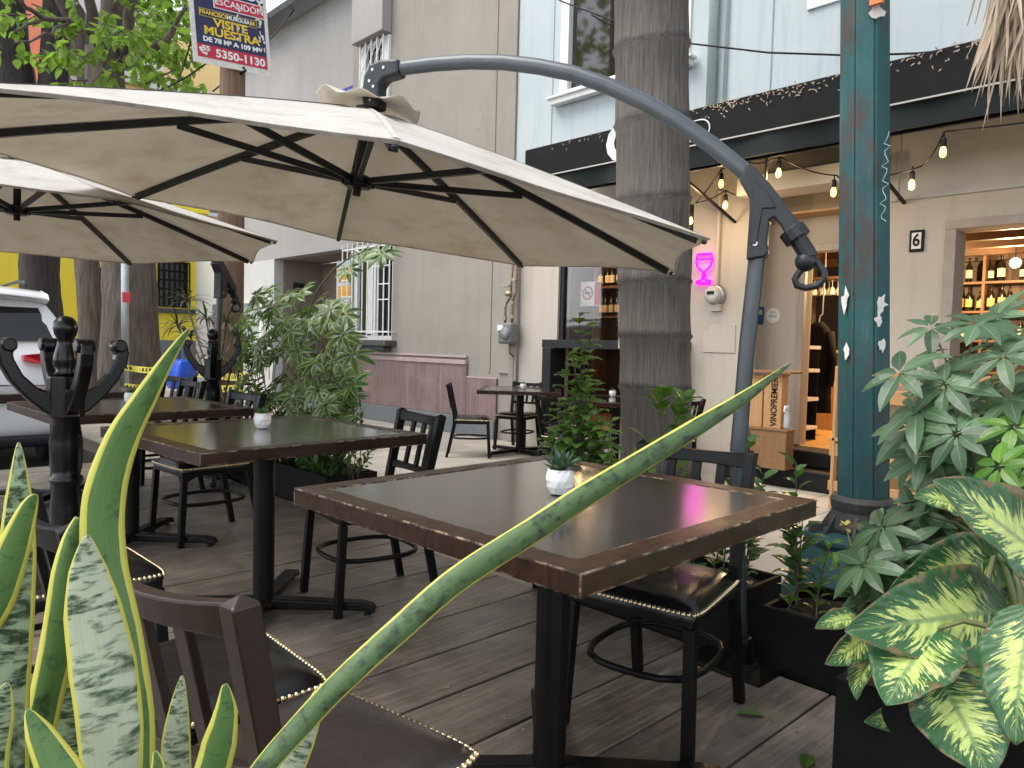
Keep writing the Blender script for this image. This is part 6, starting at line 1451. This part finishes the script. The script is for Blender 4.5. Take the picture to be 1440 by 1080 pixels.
# power cables at the pole
for i, (a, c_) in enumerate([((205, 118, -10), (420, -10, -16)), ((215, 130, -11), (345, 40, -8.2)), ((240, 130, -14), (268, 60, -9)), ((300, 128, -9), (420, 5, -14))]):
    tag(MB().tube(sag(PX(*a), PX(*c_), .1, 10), .011, 5).build('power_cable', m_black), ['power cable rising across the grey house corner', 'power cable running to the timber pole below the sign', 'power cable hanging in front of the ochre wall', 'power cable crossing behind the sign toward the roof'][i], 'cable')
sg = thing('advert_sign', 'navy and red apartment advertising banner tied to the timber pole', 'banner', (-7.93, 3.40, 4.5), world=True)
m_navy = M('navy_print', (.010, .016, .062), (.014, .02, .075), 4, .5); m_red = M('red_print', (.45, .012, .04), (.52, .016, .05), 4, .5); m_yel = M('yellow_print', (.85, .58, .02), None, 9, .5)
sc_o = PX(276, 90, -7.95); sx0, sx1 = PX(272, 86, -7.95), PX(382, 108, -7.95)
ex = Vector((-.0, 1, .0)); tl = .0
eY = (sx1-sx0); SW = eY.length; eY.normalize(); eZ = Vector((-.03, -.02, 1)); eZ = (eZ-eY*eZ.dot(eY)).normalized(); eN = eY.cross(eZ)
if eN.x < 0: eN = -eN
So = sx0
VS = .77
def sgp(u, v): return So+eY*(u*SW)+eZ*(v*SW*VS)
def panel(name, u0, u1, v0, v1, mat, lift):
    return MB().prism([(u0*SW, v0*SW*VS), (u1*SW, v0*SW*VS), (u1*SW, v1*SW*VS), (u0*SW, v1*SW*VS)], So+eN*lift, eY, eZ, eN, .003).build(name, mat, sg)
panel('banner_sheet', 0, 1, 0, 1.75, m_paper, 0)
panel('navy_field', .06, .95, .30, 1.72, m_navy, .004)
panel('red_band', .06, .95, .10, .298, m_red, .004)
panel('white_box', .30, .95, .905, 1.12, m_white, .0065); panel('red_box', .315, .945, .92, 1.105, m_red, .009)
panel('yellow_box', .115, .845, .735, .855, m_yel, .0065); panel('navy_box', .122, .838, .743, .847, m_navy, .009)
def st_(s, size, u, v, mat, bold=.004, lift=.0115, sx=1, al='CENTER'):
    return text(s, size*SW*.8, mat, 'lettering', sg, frame(So+eY*(u*SW)+eZ*(v*SW*VS)+eN*lift, eY, eZ), .0008, bold, al, sx*1.22)
st_('ESCANDÓN', .140, .63, 1.01, m_white, .001, sx=.84)
st_('FRANCISCO', .088, .30, .795, m_yel, .0015, sx=.78); st_('MURGUÍA', .088, .60, .795, m_white, .0015, sx=.78); st_('86', .088, .785, .795, m_yel, .0015, sx=.8)
st_('VISITE', .165, .50, .665, m_yel, .0035, .0075); st_('MUESTRA', .172, .51, .52, m_yel, .0035, .0075, .98); st_('DE 78 M² A 109 M²', .098, .50, .385, m_white, .003, .0075, .95)
st_('55', .10, .165, .235, m_white, .003, .0075); st_('5350-1130', .165, .60, .19, m_white, .0035, .0075, .92)
st_('L', .17, .19, 1.18, m_white, .005, .0075); st_('OS', .2, .83, 1.23, m_white, .005, .0075)
b = MB(); b.tube([sgp(.10, .24)+eN*.008, sgp(.10, .20)+eN*.008, sgp(.13, .16)+eN*.008, sgp(.17, .15)+eN*.008], [.018, .012, .012, .018], 6); b.build('phone_icon', m_white, sg)
b = MB(); rr = random.Random(6)
for k in range(26):
    p = sgp(rr.choice([.86, .62, .58, .9])+rr.uniform(-.03, .03), rr.uniform(.35, 1.3)); b.box(p+eN*.0135, (.002, rr.uniform(.008, .03), rr.uniform(.008, .05)), Matrix.Rotation(rr.uniform(-.5, .5), 3, 'X'))
tag(b.build('scuffs', m_paper, sg), kind='stuff')
MB().tube([sgp(.62, .06)+eN*.01, sgp(.64, .0)+eN*.03, sgp(.60, -.03)-eN*.05], .012, 6).build('tie', m_black, sg)

# seeds caught along the awning top edge
b = MB(); rr = random.Random(15)
for k in range(230):
    x = rr.choice([rr.gauss(-3.3, .18), rr.gauss(-2.75, .2), rr.gauss(-1.5, .25), rr.uniform(-5.5, -1)]); z = 3.19-abs(rr.gauss(0, .05)); d = Vector((rr.uniform(-1, 1), -.1, rr.uniform(-1, 1))).normalized()
    b.leaf((x, 5.572, z), d, (0, -1, .3), rr.uniform(.02, .04), .009, .3, 3)
tag(b.build('dry_seeds', m_dry), 'pale dry palm seeds and husks caught along the top edge of the black awning', 'seeds', kind='stuff')

# ================================================================== LIGHT
wd = bpy.data.worlds.new('World'); scene.world = wd; wd.use_nodes = True; nt_ = wd.node_tree
sk = nt_.nodes.new('ShaderNodeTexSky'); sk.sky_type = 'NISHITA'; sk.sun_disc = False
EL, AZ = R_(58), R_(-150)     # compass direction of the sun (clockwise from +Y)
sk.sun_elevation = EL; sk.sun_rotation = AZ; sk.altitude = 2200; sk.air_density = 1.0; sk.dust_density = 4; sk.ozone_density = .6
hs_ = nt_.nodes.new('ShaderNodeHueSaturation'); hs_.inputs['Saturation'].default_value = .28
bg = nt_.nodes['Background']; bg.inputs['Strength'].default_value = .15
nt_.links.new(sk.outputs[0], hs_.inputs['Color']); nt_.links.new(hs_.outputs[0], bg.inputs[0])
sl = bpy.data.lights.new('sun', 'SUN'); sl.energy = 1.15; sl.angle = R_(40); sl.color = (1, .95, .87)
so = bpy.data.objects.new('sun', sl); COL.objects.link(so); so.location = (0, 0, 20)
sd = Vector((math.sin(AZ)*math.cos(EL), math.cos(AZ)*math.cos(EL), math.sin(EL)))
so.rotation_euler = (-sd).to_track_quat('-Z', 'Y').to_euler()
scene.view_settings.view_transform = 'Standard'; scene.view_settings.look = 'None'; scene.view_settings.gamma = 1; scene.view_settings.exposure = 1.62
scene.cycles.max_bounces = 8; scene.cycles.transparent_max_bounces = 12; scene.cycles.use_denoising = True
scene.cycles.sample_clamp_indirect = 6; scene.cycles.caustics_reflective = False; scene.cycles.caustics_refractive = False

b = MB(); x = -7.2
while x < 1.6:
    for y in (-.9, -.3, .3, .9, 1.5, 2.1):
        for dx in (.04, .23): b.add([(x+dx+.0055*math.cos(q*PI/3), y+.0055*math.sin(q*PI/3), .0016) for q in range(6)], [tuple(range(6))])
    x += .27
tag(b.build('deck_screws', m_steel), 'screw heads in rows across the deck boards', 'screws', kind='stuff')
b = MB(); rr = random.Random(19)
for k in range(170):
    x = rr.uniform(-4.5, -.3); y = rr.uniform(.2, 2.4); a = rr.random()*6.28
    b.leaf((x, y, .004), (math.cos(a), math.sin(a), .1), (0, 0, 1), rr.uniform(.006, .022), rr.uniform(.004, .009), .4, 2)
tag(b.build('deck_debris', m_dry), 'scattered crumbs and dry leaf bits on the deck boards', 'debris', kind='stuff')

# ================================================================== TREES ACROSS THE STREET (seen only as reflections in the panes)
def far_tree(label, x, y, h, r, seed, cnt):
    t = thing('roadside_tree', label, 'tree', (x, y, -.28), world=True); rr = random.Random(seed)
    b = MB(); b.tube([(x, y, -.28), (x+.1, y, 2), (x-.1, y+.1, h-r)], [.3, .22, .16], 12)
    for k in range(7): a = k*.9; b.tube([(x-.1, y+.1, h-r-.6), (x+r*.7*math.cos(a), y+r*.7*math.sin(a), h-r*.2+.4*math.sin(k*2))], [.1, .03], 6)
    b.build('trunk', m_bark, t, smooth=True); b = MB()
    for k in range(cnt):
        d = Vector((rr.gauss(0, 1), rr.gauss(0, 1), rr.gauss(0, .8))).normalized()*r*(.35+.65*rr.random()**.5)*(1+.25*math.sin(7*rr.random()))
        b.leaf(Vector((x, y, h))+d, (rr.uniform(-1, 1), rr.uniform(-1, 1), rr.uniform(-1, .3)), (0, 0, 1), rr.uniform(.3, .5), .3, .4, 3, .1)
    b.build('crown', m_lf_tree, t)
far_tree('tall roadside tree across the street, mirrored in the upper window panes', -18, -8.5, 12.5, 5, 1, 1300)
far_tree('roadside tree across the street, mirrored beside the palm in the upper window', -11, -9.5, 12, 4.5, 2, 1100)
